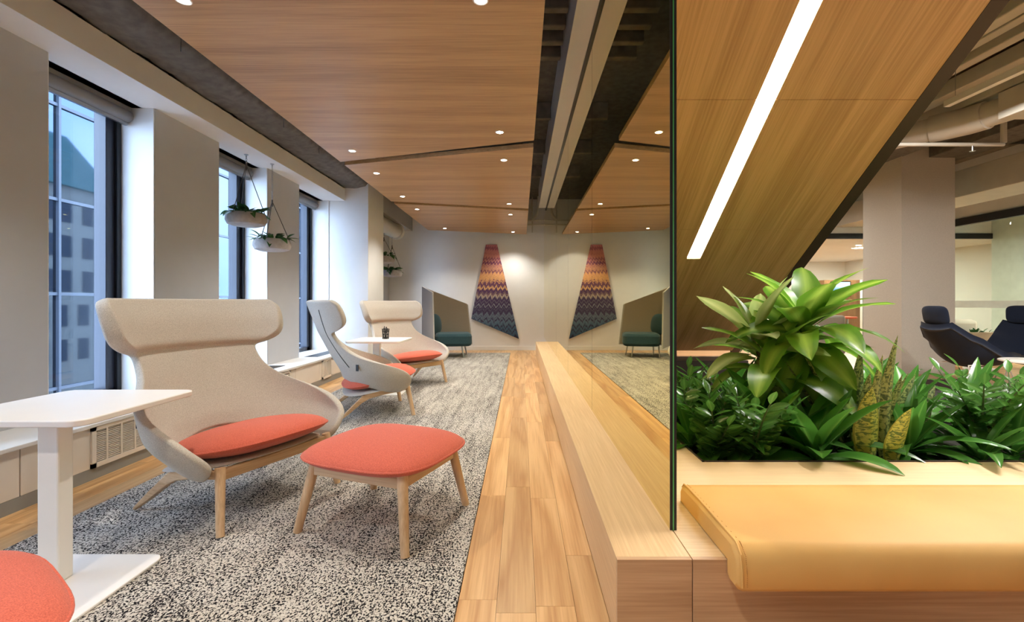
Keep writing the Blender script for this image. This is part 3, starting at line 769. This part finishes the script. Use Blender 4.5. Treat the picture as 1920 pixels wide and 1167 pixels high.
# privacy lounge chair in the far corner
def privacy_chair():
    root = empty('privacy_chair', (-1.62, 9.75, .006))
    def panel(p0, p1, z0, zt0, zt1, th, name, mat, side):
        p0, p1 = Vector(p0), Vector(p1); d = (p1 - p0).normalized(); nrm = Vector((-d.y, d.x)) * th * side
        b = [(p0.x, p0.y, z0), (p1.x, p1.y, z0), (p1.x + nrm.x, p1.y + nrm.y, z0), (p0.x + nrm.x, p0.y + nrm.y, z0)]
        t = [(p0.x, p0.y, zt0), (p1.x + d.x * -.10, p1.y - d.y * .10, zt1), (p1.x + nrm.x - d.x * .10, p1.y + nrm.y - d.y * .10, zt1), (p0.x + nrm.x, p0.y + nrm.y, zt0)]
        return MB().hexa(b, t).build(name, mat, root, smooth=False, bevel=.008)
    A = (-.49, .12); B = (-.10, -.62); Cc = (.56, .40)
    panel(A, B, .2, 1.46, 1.32, .03, 'outer_side_panel', LGREY, 1)
    panel(A, Cc, .2, 1.46, 1.08, .03, 'outer_back_panel', LGREY, 1)
    panel((-.455, .105), (.54, .365), .22, 1.44, 1.09, .025, 'inner_lining', TAUPE, -1)
    plate(rrect(-.36, .38, -.36, .36, .12), -.13, .13).build('seat', TEAL, root, loc=(.20, -.10, .36), rot=(0, 0, R(10)), bevel=.06)
    m, _ = cushion_mb(.24, .22, .05, n=2.4)
    m.build('back_cushion', TEAL, root, loc=(-.20, .0, .66), rot=(R(84), 0, R(62)))
    for x, y in ((.46, -.36), (.46, .16), (-.10, -.40), (-.12, .1)):
        MB().tube([(x * .88, y * .88, .30), (x, y, 0)], [.018, .012], 8).build('leg', STEEL, root)
    return tag(root, 'high-backed privacy chair with teal seat in the far corner', 'chair')
privacy_chair()

# woven hanging on the far wall
art = tag(empty('wall_hanging', (-.60, YB - .05, .27)), 'tall tapering chevron textile in plum, orange and blue on the far wall', 'wall art')
ap = [(-1.165 + .6, .743 - .27), (-.05 + .6, 0), (-.561 + .6, 2.477 - .27), (-.823 + .6, 2.477 - .27)]
MB().hexa([(x, 0, z) for x, z in ap], [(x, .045, z) for x, z in ap]).build('woven_panel', ART, art, smooth=False)

# ------------------------------------------------------------------ leaves
def leaf_mesh(name, mat, L, W, bend, fold=.25, peak=.4, tip=1.0, wave=0, n=9, na=4):
    m = bpy.data.meshes.new(name); v = []; f = []; uv = []
    x = z = 0; a = 0; ds = L / n
    for i in range(n + 1):
        t = i / n
        w = W * .5 * (math.sin(math.pi * min(1, t / peak) / 2) ** .8 if t < peak else max(0.02, math.cos(math.pi / 2 * (t - peak) / (1 - peak)) ** tip))
        w = max(w, W * .07 if t < .5 else .001)
        for j in range(na + 1):
            s = (j / na - .5) * 2
            zz = fold * abs(s) * w + wave * math.sin(t * 9 + s * 2) * w * abs(s)
            v.append((x - math.sin(a) * zz, s * w, z + math.cos(a) * zz)); uv.append((t, j / na))
        a = -bend * ((i + .5) / n) ** .9; x += ds * math.cos(a); z += ds * math.sin(a)
    for i in range(n):
        for j in range(na):
            p = i * (na + 1) + j; f.append((p, p + na + 1, p + na + 2, p + 1))
    m.from_pydata(v, [], f); lay = m.uv_layers.new(name='UVMap')
    for lp in m.loops: lay.data[lp.index].uv = uv[lp.vertex_index]
    m.materials.append(mat); m.polygons.foreach_set('use_smooth', [True] * len(m.polygons)); m.update(); return m
def place(p, az, pitch, roll=0, s=1.0):
    return Matrix.Translation(p) @ Matrix.Rotation(az, 4, 'Z') @ Matrix.Rotation(-pitch, 4, 'Y') @ Matrix.Rotation(roll, 4, 'X') @ Matrix.Scale(s, 4)
def pxp(x, y, D): return (D * (x - VPX) / F, D, CAMZ - (y - VPY) * D / F)

CORN = [leaf_mesh('leaf', L_CORN, .52, .165, b, .14, .5, .65, .12) for b in (.9, 1.5, 2.1)]
CORNP = [leaf_mesh('leaf', L_CORN_LIT, .46, .13, b, .14, .5, .65, .10) for b in (.5, .9, 1.4)]
BROAD = [leaf_mesh('leaf', L_BROAD, .40, .125, b, .3, .45, .7) for b in (.4, .9, 1.5)]
DARK = [leaf_mesh('leaf', L_DARK, .48, .088, b, .3, .4, .8) for b in (.5, 1.1, 1.7)]
ZZL = leaf_mesh('leaflet', L_ZZ, .115, .048, .25, .25, .45, .8, n=5, na=2)
ZZLY = leaf_mesh('leaflet', L_ZZY, .105, .045, .25, .25, .45, .8, n=5, na=2)
SNAKE = [leaf_mesh('leaf', L_SNAKE, .56, .075, b, .5, .45, .75, n=10) for b in (.08, .2)]
SNAKEY = [leaf_mesh('leaf', L_SNAKEY, .42, .13, b, .45, .45, .75, n=10) for b in (.05, .2)]
SOILZ = .2

def corn(loc, heads, label):
    root = tag(empty('corn_plant', (loc[0], loc[1], SOILZ)), label, 'plant', 'plants in the planting bed')
    r = random.Random(int(loc[0] * 1000))
    for (hx, hy, hz, meshes, nl, sc, pal) in heads:
        MB().tube([(hx * .3, hy * .3, 0), (hx * .8, hy * .8, hz * .6), (hx, hy, hz + .03)], [.02, .018, .015], 8).build('stem', STEMB, root)
        for i in range(nl):
            k = i / nl; az = i * 2.39996 + r.uniform(-.25, .25)
            pitch = R(84) * (1 - k) ** 1.15 + R(-8) + r.uniform(-.1, .1)
            mi = meshes[min(2, int(k * 2.99))]
            inst('leaf', mi, root, place((hx, hy, hz + .05 - .22 * k), az, pitch, r.uniform(-.6, .6), sc * r.uniform(.85, 1.12)))
    return root
corn((1.80, 2.95), [(0, 0, .74, CORN, 42, 1.0, 0), (-.26, .10, .68, CORNP, 18, 1.0, 1), (-.2, -.02, .52, CORN, 18, .95, 0)], 'tall corn plant with arching lime green leaves in the middle of the bed')

def zz(loc, stems, label, young=(), hs=1.0, seed=1):
    root = tag(empty('zz_plant', (loc[0], loc[1], SOILZ)), label, 'plant', 'plants in the planting bed')
    r = random.Random(seed)
    for i in range(stems):
        az = i * 2.4 + r.uniform(-.3, .3); H = r.uniform(.32, .48) * hs; lean = r.uniform(.15, .5)
        pts = [Vector((math.cos(az) * H * lean * t ** 1.6, math.sin(az) * H * lean * t ** 1.6, H * t * (1 - .12 * t))) for t in [k / 7 for k in range(8)]]
        st = MB().tube(pts, [.010 - .001 * k for k in range(8)], 6).build('stem', STEMG, root)
        lm = ZZLY if i in young else ZZL
        for k in range(9):
            t = .18 + .80 * k / 9; q = t * 7; a = min(int(q), 6); p = pts[a].lerp(pts[a + 1], q - a)
            d = (pts[a + 1] - pts[a]).normalized()
            for s in (-1, 1):
                side = d.cross(Vector((-math.sin(az), math.cos(az), 0))) if False else Vector((-math.sin(az), math.cos(az), 0)) * s
                dirv = (side + d * .75).normalized(); a2 = math.atan2(dirv.y, dirv.x); pt = math.asin(max(-1, min(1, dirv.z)))
                inst('leaflet', lm, st, place(p, a2 + r.uniform(-.2, .2), pt, r.uniform(-.5, .5) + s * .5, r.uniform(.9, 1.25) * (1.15 - .35 * k / 9)))
        inst('leaflet', lm, st, place(pts[-1], az, R(55), 0, .9))
    return root
zz((1.10, 2.62), 9, 'dark feathery zz plant at the left front corner of the bed', hs=.95, seed=2)
zz((1.04, 2.95), 8, 'dark feathery zz plant against the glass side of the bed', hs=1.1, seed=3)
zz((1.28, 2.56), 8, 'zz plant with one bright young stem at the bed front', young=(0, 3), hs=1.0, seed=11)
zz((2.64, 2.66), 9, 'dark feathery zz plant at the right end of view', hs=1.3, seed=5)
zz((2.95, 2.78), 8, 'dark feathery zz plant partly outside the right edge', hs=1.25, seed=6)
zz((1.18, 3.35), 8, 'zz plant at the back left under the stair slope', hs=1.1, seed=9)

def tuft(loc, meshes, n, label, name, smin, smax, pmax=80, seed=1, pmin=10):
    root = tag(empty(name, (loc[0], loc[1], SOILZ)), label, 'plant', 'plants in the planting bed'); r = random.Random(seed)
    MB().tube([(0, 0, -.01), (0, 0, .07)], [.018, .012], 6).build('stem', STEMG, root)
    for i in range(n):
        k = i / n; az = i * 2.39996 + r.uniform(-.3, .3); pitch = R(pmax + (pmin - pmax) * k) + r.uniform(-.12, .12)
        inst('leaf', meshes[min(len(meshes) - 1, int(k * len(meshes)))], root, place((0, 0, .04 + .04 * (1 - k)), az, pitch, r.uniform(-.35, .35), r.uniform(smin, smax)))
    return root
tuft((1.50, 2.78), BROAD, 17, 'broad-leaved green plant just left of the corn plant stem', 'broad_leaf_plant', .95, 1.35, seed=3)
tuft((1.62, 2.55), BROAD, 16, 'broad-leaved plant with one glowing upright leaf at the bed front', 'broad_leaf_plant', .9, 1.3, seed=4)
tuft((1.42, 3.1), BROAD, 16, 'broad-leaved plant behind the bright zz stem', 'broad_leaf_plant', 1.0, 1.4, seed=8)
tuft((1.80, 2.72), DARK, 16, 'dark strap-leaved plant spilling toward the bed rim', 'strap_leaf_plant', .7, 1.0, seed=6)
tuft((2.24, 2.68), DARK, 24, 'glossy dark strap-leaved plant right of the snake plants', 'strap_leaf_plant', .8, 1.1, seed=7)
tuft((2.42, 2.95), DARK, 22, 'glossy strap-leaved plant behind the right foliage', 'strap_leaf_plant', .85, 1.15, seed=12)
tuft((2.28, 3.1), BROAD, 16, 'broad-leaved plant behind the tallest snake leaf', 'broad_leaf_plant', .95, 1.35, seed=13)
tuft((2.0, 3.5), DARK, 20, 'strap-leaved plant in the shade behind the corn plant', 'strap_leaf_plant', .9, 1.2, seed=14)
tuft((1.62, 3.55), BROAD, 16, 'broad-leaved plant at the back of the bed under the stair', 'broad_leaf_plant', 1.0, 1.4, seed=15)
tuft((2.75, 3.3), BROAD, 16, 'broad-leaved plant far back on the right of the bed', 'broad_leaf_plant', .9, 1.2, seed=16)
tuft((2.52, 2.53), DARK, 18, 'strap-leaved plant leaning over the rim at lower right', 'strap_leaf_plant', .75, 1.0, seed=18, pmax=70, pmin=-5)
tuft((1.36, 2.85), DARK, 14, 'strap-leaved plant deep between the zz plants', 'strap_leaf_plant', .8, 1.1, seed=19)

tuft((1.22, 2.75), BROAD, 14, 'broad-leaved plant rising between the front zz plants', 'broad_leaf_plant', .9, 1.2, seed=31)
tuft((1.02, 2.78), BROAD, 12, 'broad-leaved plant beside the dark glass edge', 'broad_leaf_plant', .85, 1.15, seed=32)
tuft((2.05, 2.95), BROAD, 14, 'broad-leaved plant behind the yellow snake plant', 'broad_leaf_plant', 1.0, 1.3, seed=33)
tuft((2.78, 2.62), DARK, 16, 'strap-leaved plant at the right rim of the bed', 'strap_leaf_plant', .8, 1.0, seed=34)

for i, (x, y, kind, lb) in enumerate([(3.25, 2.75, 0, 'strap-leaved plant just beyond the right edge of view'), (3.6, 2.95, 1, 'broad-leaved plant at the right end of the bed'), (3.95, 2.7, 0, 'strap-leaved plant nearest the right end rim'), (4.25, 3.1, 1, 'broad-leaved plant in the right end corner'), (3.4, 3.5, 0, 'strap-leaved plant at the back right'), (3.0, 3.9, 1, 'broad-leaved plant at the rear rim right of the stair'), (2.2, 4.1, 1, 'broad-leaved plant at the rear rim under the stair')]):
    tuft((x, y), (DARK, BROAD)[kind], 16, lb, ('strap_leaf_plant', 'broad_leaf_plant')[kind], .9, 1.15, seed=50 + i)

def snake(loc, leaves, label):
    root = tag(empty('snake_plant', (loc[0], loc[1], SOILZ)), label, 'plant', 'plants in the planting bed')
    MB().lathe([(.03, -.01), (.035, .01), (.01, .02)], 10).build('root_crown', STEMB, root)
    for dx, dy, az, pitch, s, y in leaves:
        inst('leaf', (SNAKEY if y else SNAKE)[0 if s > 1 else 1], root, place((dx, dy, 0), az, R(pitch), R(90) if False else 0, s))
    return root
S = -math.pi / 2
snake((1.98, 2.60), [(0, 0, S + .2, 88, 1.15, 0), (-.05, .03, S - .3, 84, 1.0, 0), (.06, .02, S, 86, 1.18, 0), (-.07, -.05, S, 88, 1.12, 1), (.02, -.10, S + .1, 80, .95, 1), (.09, .08, S + .6, 82, 1.0, 0), (-.02, .1, S, 90, 1.2, 0)], 'banded snake plant with yellow-green leaves in front of the corn plant')
snake((2.20, 2.80), [(0, 0, S + .3, 87, 1.32, 0), (.05, .04, .3, 70, .95, 0), (-.04, -.08, S, 86, .95, 0), (.1, -.08, .5, 62, .9, 0)], 'snake plant with the tallest single dark spear')
snake((1.86, 2.70), [(0, 0, math.pi - .4, 66, 1.15, 0), (.06, .03, math.pi - .3, 72, 1.28, 0), (-.05, 0, math.pi, 60, 1.0, 0)], 'snake plant with two spears leaning left below the corn plant')

# ------------------------------------------------------------------ hanging planters
IVY = [leaf_mesh('leaf', L_IVY, .13, .062, b, .25, .35, 1.0, n=5, na=2) for b in (.5, 1.2)]
def hanging(loc, hook_z, label, seed, sc=1.0, top=.46):
    r = random.Random(seed)
    root = tag(empty('hanging_planter', loc), label, 'planter', 'hanging planters by the windows')
    MB().lathe([(.02, .0), (.13, .0), (.185, .018), (.205, .06), (.202, .10), (.185, .135), (.17, .135), (.165, .11), (.02, .105)], 36).build('bowl', POT, root)
    for k in range(3):
        a = R(120 * k + 20)
        MB().tube([(.19 * math.cos(a), .19 * math.sin(a), .12), (.004 * math.cos(a), .004 * math.sin(a), .12 + top)], .004, 6).build('cord', CORDG, root)
    m = MB(); z = .12 + top; end = hook_z - loc[2]
    MB().tube([(0, 0, z - .05), (0, 0, z + .03)], .009, 8).build('cord_knot', CORDG, root)
    i = 0; z += .03
    while z < end - .05:
        pts = [(.008 * math.cos(t) * (i % 2), .008 * math.cos(t) * (1 - i % 2), z + .014 + .016 * math.sin(t)) for t in [2 * math.pi * q / 10 for q in range(10)]]
        m.ring(pts, .0025, 5); z += .026; i += 1
    if m.v: m.build('chain', STEEL, root)
    MB().lathe([(.022, end), (.022, end - .006), (.008, end - .012), (.004, end - .05)], 12).build('ceiling_hook', STEEL, root)
    for i in range(46):
        az = r.uniform(0, 6.28); rad = r.uniform(.03, .17)
        inst('leaf', IVY[i % 2], root, place((rad * math.cos(az), rad * math.sin(az), .12 + r.uniform(0, .05)), az + r.uniform(-.6, .6), R(r.uniform(-15, 60)), r.uniform(-.5, .5), r.uniform(.8, 1.25)))
    return root
hanging((-3.05, 5.15, 1.975), SOFZ, 'higher of the two near hanging planters, in front of the middle window', 21, top=.55)
hanging((-2.95, 5.50, 1.735), SOFZ, 'lower near hanging planter on a long chain', 22, top=.46)
hanging((-2.66, 9.0, 1.88), 2.468, 'higher far hanging planter, half hidden by the column', 23, top=.36)
hanging((-2.655, 9.55, 1.65), 2.468, 'lower far hanging planter past the column', 24, top=.5)

# ------------------------------------------------------------------ the open office to the right
struct(box(5.97, 6.81, 7.28, 8.10, 0, 3.99).build('wall_office_column', COLUMN, smooth=False), 'thick square plastered column in the open office', 'column')
PYW = 10.75
gp = struct(empty('wall_office_partition', (5.0, PYW, 0)), 'black-framed glass wall at the back of the office', 'glass wall')
box(-4.4, 8.0, 0, .1, 2.72, 4.0).build('upper_wall', WARMWALL, gp, smooth=False)
box(-4.4, 8.0, -.03, .06, 2.60, 2.72).build('header', BLACK, gp, smooth=False)
for i in range(8): box(-4.4 + i * 1.5, -2.91 + i * 1.5, .02, .032, .02, 2.60).build('pane', OPANE, gp, smooth=False)
gr = struct(empty('wall_office_right', (9.04, 4.0, 0)), 'black-framed glass wall along the right of the office', 'glass wall')
box(-.04, .06, 0, 6.7, 2.70, 2.85).build('header', BLACK, gr, smooth=False)
box(0, .08, 0, 6.7, 2.85, 4.0).build('upper_wall', WARMWALL, gr, smooth=False)
for i in range(6): box(.02, .032, .2 + i * 1.1, 1.29 + i * 1.1, .02, 2.70).build('pane', OPANE, gr, smooth=False)
box(.018, .034, 0, 6.7, 1.02, 1.16).build('frosted_band', plain('frosted_film', rgb(214, 222, 214), .8), gr, smooth=False)
struct(box(10.9, 11.0, 3.0, PYW, 0, 4).build('wall_meeting_room', plain('meeting_room_wall', rgb(206, 214, 204), .8), smooth=False), 'pale green-grey wall inside the glazed room', 'wall')
struct(box(.6, EX, 18.6, 18.75, 0, 4).build('wall_far_room', WHITE, smooth=False), 'white end wall of the far room', 'wall')
struct(box(EX, EX + .15, YR, 19, 0, 4).build('wall_right', WARMWALL, smooth=False), 'right end wall of the office', 'wall')
struct(box(.6, EX, PYW + .1, 18.6, 2.75, 2.8).build('ceiling_far_room', WHITE, smooth=False), 'white ceiling of the far room', 'ceiling')
struct(box(-.0 + .52, .60, YB, 19, 0, 4).build('wall_far_side', WARMWALL, smooth=False), 'side wall beyond the mirrored glass', 'wall')
# overhead services
rails = [(3.98, 4.12, 3.50, 3.66), (4.20, 4.31, 3.53, 3.66), (4.40, 4.52, 3.50, 3.70), (4.78, 4.96, 3.46, 3.62), (5.06, 5.40, 3.36, 3.60)]
for (x0, x1, z0, z1), lb in zip(rails, ('first and highest', 'second', 'third', 'fourth', 'widest and lowest')):
    tag(box(x0, x1, .6, 10.7, z0, z1).build('ceiling_rail', DUCT, smooth=False, bevel=.01), 'painted white ceiling rail right of the stair, ' + lb + ' of five', 'ceiling rail', 'painted ceiling rails over the office')
dk = tag(empty('round_duct', (5.0, 5.4, 3.2)), 'painted round air duct with a segmented elbow over the office', 'duct')
MB().tube([(-.75, .75, -.06), (-.05, .12, 0)], .135, 20).build('straight_run', DUCT, dk)
MB().tube([(-.10, .16, 0), (.0, .04, .0), (.10, -.10, 0), (.15, -.28, 0)], .155, 20).build('elbow', DUCT, dk)
MB().tube([(.14, -.24, 0), (.17, -.36, .0), (.20, -.49, 0)], .135, 20).build('straight_run', DUCT, dk)
tag(box(5.04, 5.54, 2.6, 4.905, 3.06, 3.34).build('box_duct', DUCT, smooth=False, bevel=.008), 'square white box duct at the upper right', 'duct')
sp = tag(empty('sprinkler_pipe', (4.4, 5.5, 3.0)), 'thin white sprinkler pipe running across below the round duct', 'pipe')
MB().tube([(0, 0, 0), (1.32, 0, 0)], .022, 10).build('pipe', DUCT, sp)
MB().tube([(1.32, 0, .02), (1.32, 0, .75)], .03, 10).build('riser', DUCT, sp)
MB().lathe([(.012, 0), (.012, -.05), (.03, -.055), (.03, -.06)], 10, (.95, 0, -.02)).build('sprinkler_head', STEEL, sp)
bms = [((5.5, 6.0, .6, 10.7, 3.42, 3.98), 'rough grey ceiling beam resting on the office column'), ((7.2, 8.0, .6, 10.7, 2.86, 3.30), 'white boxed ceiling beam right of the office column'), ((6.4, 7.0, 3, 10.7, 3.40, 3.98), 'grey ceiling beam running over the office column')]
for b, lb in bms: tag(box(*b).build('ceiling_beam', DUCT if b[0] > 7 else CONCRETE, smooth=False, bevel=.01), lb, 'beam')
tag(box(1.0, 9.0, 6.6, 7.1, 3.55, 3.98).build('cross_beam', CONCRETE, smooth=False, bevel=.01), 'rough sprayed cross beam in front of the office column', 'beam')
# linear pendants, added to light the open office
for i, (x, y) in enumerate([(3.6, 2.5), (4.4, 4.2), (4.4, 9.9), (7.6, 5.0), (7.6, 9.4), (6.2, 1.0)]):
    t = tag(empty('added_linear_pendant', (x, y, 3.15)), 'added slim linear pendant lamp to light the office, ' + ['near the stair', 'behind the stair', 'before the glass wall', 'right of the column', 'near the back right glass', 'beside the platform'][i], 'pendant', 'added linear office pendants')
    box(-.03, .03, -.6, .6, 0, .06).build('housing', TABLEW, t, smooth=False)
    for yy in (-.5, .5): MB().tube([(0, yy, .06), (0, yy, .85)], .003, 5).build('suspension_wire', STEEL, t)
    la = bpy.data.lights.new('added_pendant_light', 'AREA'); la.shape = 'RECTANGLE'; la.size = .06; la.size_y = 1.2; la.energy = OFFICE_W; la.color = (1, .96, .90)
    lo = bpy.data.objects.new('added_pendant_light', la); COL.objects.link(lo); lo.location = (x, y, 3.14)
for i, (x, y) in enumerate([(9.5, 13.5), (7.5, 14.0), (11, 16), (10.0, 8.0)]):
    la = bpy.data.lights.new('room_light', 'AREA'); la.shape = 'DISK'; la.size = .6; la.energy = 90; la.color = (1, .95, .86)
    lo = bpy.data.objects.new('room_light', la); COL.objects.link(lo); lo.location = (x, y, 2.72)
for i, (x, y) in enumerate([(8.2, 13.0), (8.9, 14.0), (9.6, 13.2), (9.0, 15.4)]):
    t = tag(MB().lathe([(.06, 0), (.06, -.01), (.02, -.012)], 14).build('far_downlight', LAMP, loc=(x, y, 2.75)), 'small bright downlight in the far room ceiling, %s from the left' % ['first', 'second', 'fourth', 'third'][i], 'downlight', 'far room downlights')

def lounge():
    root = empty('swivel_lounge_chair')
    def fn(u, v):                      # one wide diamond shell, local +x is forward
        t = u                           # 0 front of seat .. 1 top of back
        x = lerp_tab([(0, .52), (.35, .16), (.5, -.05), (.6, -.14), (1, -.50)], t); z = lerp_tab([(0, .40), (.35, .345), (.5, .35), (.6, .42), (1, .84)], t)
        w = lerp_tab([(0, .28), (.2, .36), (.45, .44), (.62, .40), (1, .20)], t); s = (v - .5) * 2
        return Vector((x + .10 * s * s * (1 if .3 < t < .8 else .4), s * w, z + .17 * s * s * lerp_tab([(0, .25), (.45, 1), (1, .2)], t)))
    m = MB(); n1, n2 = 16, 12; m.grid(fn, n1, n2); m.v = [Vector(p) for p in m.v]
    b = len(m.v); m.v += [p + Vector((-.02, 0, -.075)) for p in m.v]
    fs = list(m.f); m.f = [f[::-1] for f in fs] + [tuple(b + i for i in f) for f in fs]; w = n2 + 1
    bd = [j for j in range(w)] + [i * w + n2 for i in range(1, n1 + 1)] + [n1 * w + j for j in range(n2 - 1, -1, -1)] + [i * w for i in range(n1 - 1, 0, -1)]
    for a, c in zip(bd, bd[1:] + bd[:1]): m.f.append((a, c, b + c, b + a))
    m.build('shell', NAVY, root, sub=1, ang=180)
    h, _ = cushion_mb(.13, .17, .05, n=4, top=1, bot=1); h.build('headrest', NAVY, root, loc=(-.47, 0, .955), rot=(0, R(78), 0))
    for s in (-1, 1):
        MB().tube([(.34, s * .22, .32), (.42, s * .30, .0), (-.32, s * .30, .0), (-.22, s * .2, .32), (.34, s * .22, .32)], .008, 8).build('wire_leg', TABLEW, root)
    MB().tube([(.0, -.2, .32), (.0, .2, .32)], .008, 8).build('wire_brace', TABLEW, root)
    return root
a1 = lounge(); a1.location = (5.90, 6.15, 0); a1.rotation_euler = (0, 0, R(8))
tag(a1, 'navy reclining lounge chair with headrest in front of the column', 'chair', 'navy lounge chairs')
a2 = copy_tree(a1); a2.location = (6.98, 6.38, 0); a2.rotation_euler = (0, 0, R(230)); a2['label'] = 'navy lounge chair cut off by the right edge'
wt = tag(empty('round_table', (5.94, 5.33, 0)), 'round white coffee table at the right edge', 'table')
MB().lathe([(.30, .435), (.33, .44), (.33, .455), (.32, .46)], 40).build('tabletop', TABLEW, wt)
for k in range(4):
    a = R(90 * k + 30); MB().tube([(.05 * math.cos(a), .05 * math.sin(a), .435), (.24 * math.cos(a), .24 * math.sin(a), 0)], .008, 6).build('wire_leg', TABLEW, wt)
pt = tag(empty('wooden_table', (7.72, 7.80, 0)), 'pale wooden table carrying a small planter box', 'table')
MB().lathe([(.42, .47), (.45, .475), (.45, .50), (.44, .505)], 40).build('tabletop', PALEW, pt)
MB().lathe([(.22, 0), (.22, .02), (.05, .03), (.05, .47)], 20).build('pedestal', TABLEW, pt)
px_ = tag(empty('planter_box', (7.60, 7.66, .506)), 'small beige planter box of succulents on the wooden table', 'planter')
m = MB(); m.box(-.22, .22, -.08, .08, 0, .13); m.build('box', POT if False else plain('beige_box', rgb(200, 182, 152), .8), px_, smooth=False, bevel=.006)
r = random.Random(4)
for i in range(26): inst('leaf', IVY[0], px_, place((r.uniform(-.19, .19), r.uniform(-.05, .05), .12), r.uniform(0, 6.3), R(r.uniform(20, 80)), 0, r.uniform(.5, .8)))
sf = tag(empty('lounge_sofa', (6.1, 9.6, 0)), 'grey high sofa half hidden behind the corn plant', 'sofa')
box(-.55, .55, -.12, .12, .06, .86).build('backrest', GREYF, sf, bevel=.05); box(-.55, .55, .12, .75, .1, .44).build('seat', GREYF, sf, bevel=.05)
for sx in (-1, 1): 
    for y in (-.08, .7): MB().tube([(sx * .48, y, .1), (sx * .48, y, 0)], .02, 8).build('leg', BLACK, sf)
cs = tag(empty('lounge_armchair', (8.40, 8.95, 0)), 'rounded armchair with cream back and navy seat beyond the wooden table', 'chair')
box(-.35, .35, -.1, .1, .2, .80).build('backrest', CREAMF, cs, bevel=.08); box(-.35, .35, -.65, -.1, .12, .50).build('seat', NAVY, cs, bevel=.05)
for sx in (-1, 1):
    for y in (-.6, 0): MB().tube([(sx * .28, y, .14), (sx * .28, y, 0)], .015, 8).build('leg', BLACK, cs)
# media wall in the far room
mw = tag(empty('media_wall', (9.75, 14.0, 0)), 'dark wooden media wall in the far room', 'cabinet')
box(-.60, .48, 0, .25, .0, 1.80).build('panel', NICHEW, mw, smooth=False); box(.48, .54, -.02, .25, 0, 1.80).build('side_frame', TABLEW, mw, smooth=False)
box(.54, .75, 0, .25, 0, 1.80).build('end_panel', BLACK, mw, smooth=False)
tv = tag(empty('television', (9.63, 13.97, 1.36)), 'small wall screen showing a pale blue landscape', 'television')
box(-.30, .30, 0, .03, 0, .40).build('bezel', BLACK, tv, smooth=False); box(-.275, .275, -.004, 0, .03, .375).build('display', SCREEN, tv, smooth=False)
tag(box(8.1, 9.1, 13.9, 14.2, 0, 1.15).build('far_counter', plain('blue_grey_counter', rgb(70, 78, 92), .6), smooth=False, bevel=.02), 'blue-grey counter left of the media wall', 'counter')
os_ = tag(empty('orange_stool', (9.35, 13.3, 0)), 'small orange-topped stool before the media wall', 'stool')
MB().lathe([(.22, .66), (.24, .68), (.24, .71), (.1, .72)], 20).build('seat', CORAL, os_); MB().lathe([(.16, 0), (.16, .02), (.03, .03), (.03, .66)], 14).build('pedestal', STEEL, os_)

# ------------------------------------------------------------------ the street outside
tw = tag(empty('glass_tower', (-15, 10, -12)), 'blue-grey glass office tower with thin pale mullions outside the window', 'building')
pane_mesh = MB().box(-.05, 0, .03, 1.47, .03, 3.0).mesh('glass_pane', FGLASS, False)
r = random.Random(2)
for i in range(22):
    for k in range(9):
        if k < 3 and False: continue
        inst('glass_pane', pane_mesh, tw, Matrix.Translation((r.uniform(-.01, .01), -10 + i * 1.5, 1.2 + k * 3.05)) @ Matrix.Rotation(r.uniform(-.008, .008), 4, 'Z'))
for i in range(23): box(-.05, .10, -10 + i * 1.5 - .04, -10 + i * 1.5 + .04, 0, 29).build('mullion', MULLION, tw, smooth=False)
for k in range(10): box(-.05, .07, -10, 23, 1.2 + k * 3.05 - .05, 1.2 + k * 3.05 + .05).build('transom', MULLION, tw, smooth=False)
box(-6, -.10, -10, 23, 0, 29).build('core', DARKWIN, tw, smooth=False)
ob = tag(empty('old_building', (34, 52, -12)), 'ornate old stone building with green mansard roof mirrored in the tower', 'building')
box(-9, 9, -9, 9, 0, 27).build('wall', STONE, ob, smooth=False)
MB().hexa([(-9.6, -9.6, 27), (9.6, -9.6, 27), (9.6, 9.6, 27), (-9.6, 9.6, 27)], [(-6, -6, 34), (6, -6, 34), (6, 6, 34), (-6, 6, 34)]).build('mansard_roof', COPPER, ob, smooth=False)
for i in range(6):
    for k in range(5): 
        box(-9.08, -8.9, -7.8 + i * 2.8, -6.4 + i * 2.8, 6 + k * 4.2, 8.6 + k * 4.2).build('window', DARKWIN, ob, smooth=False)
        box(-7.8 + i * 2.8, -6.4 + i * 2.8, -9.08, -8.9, 6 + k * 4.2, 8.6 + k * 4.2).build('window', DARKWIN, ob, smooth=False)
struct(box(-40, 60, -40, 90, -12.3, -12).build('ground', BRICKOUT, smooth=False), 'street level far below the windows', 'ground')
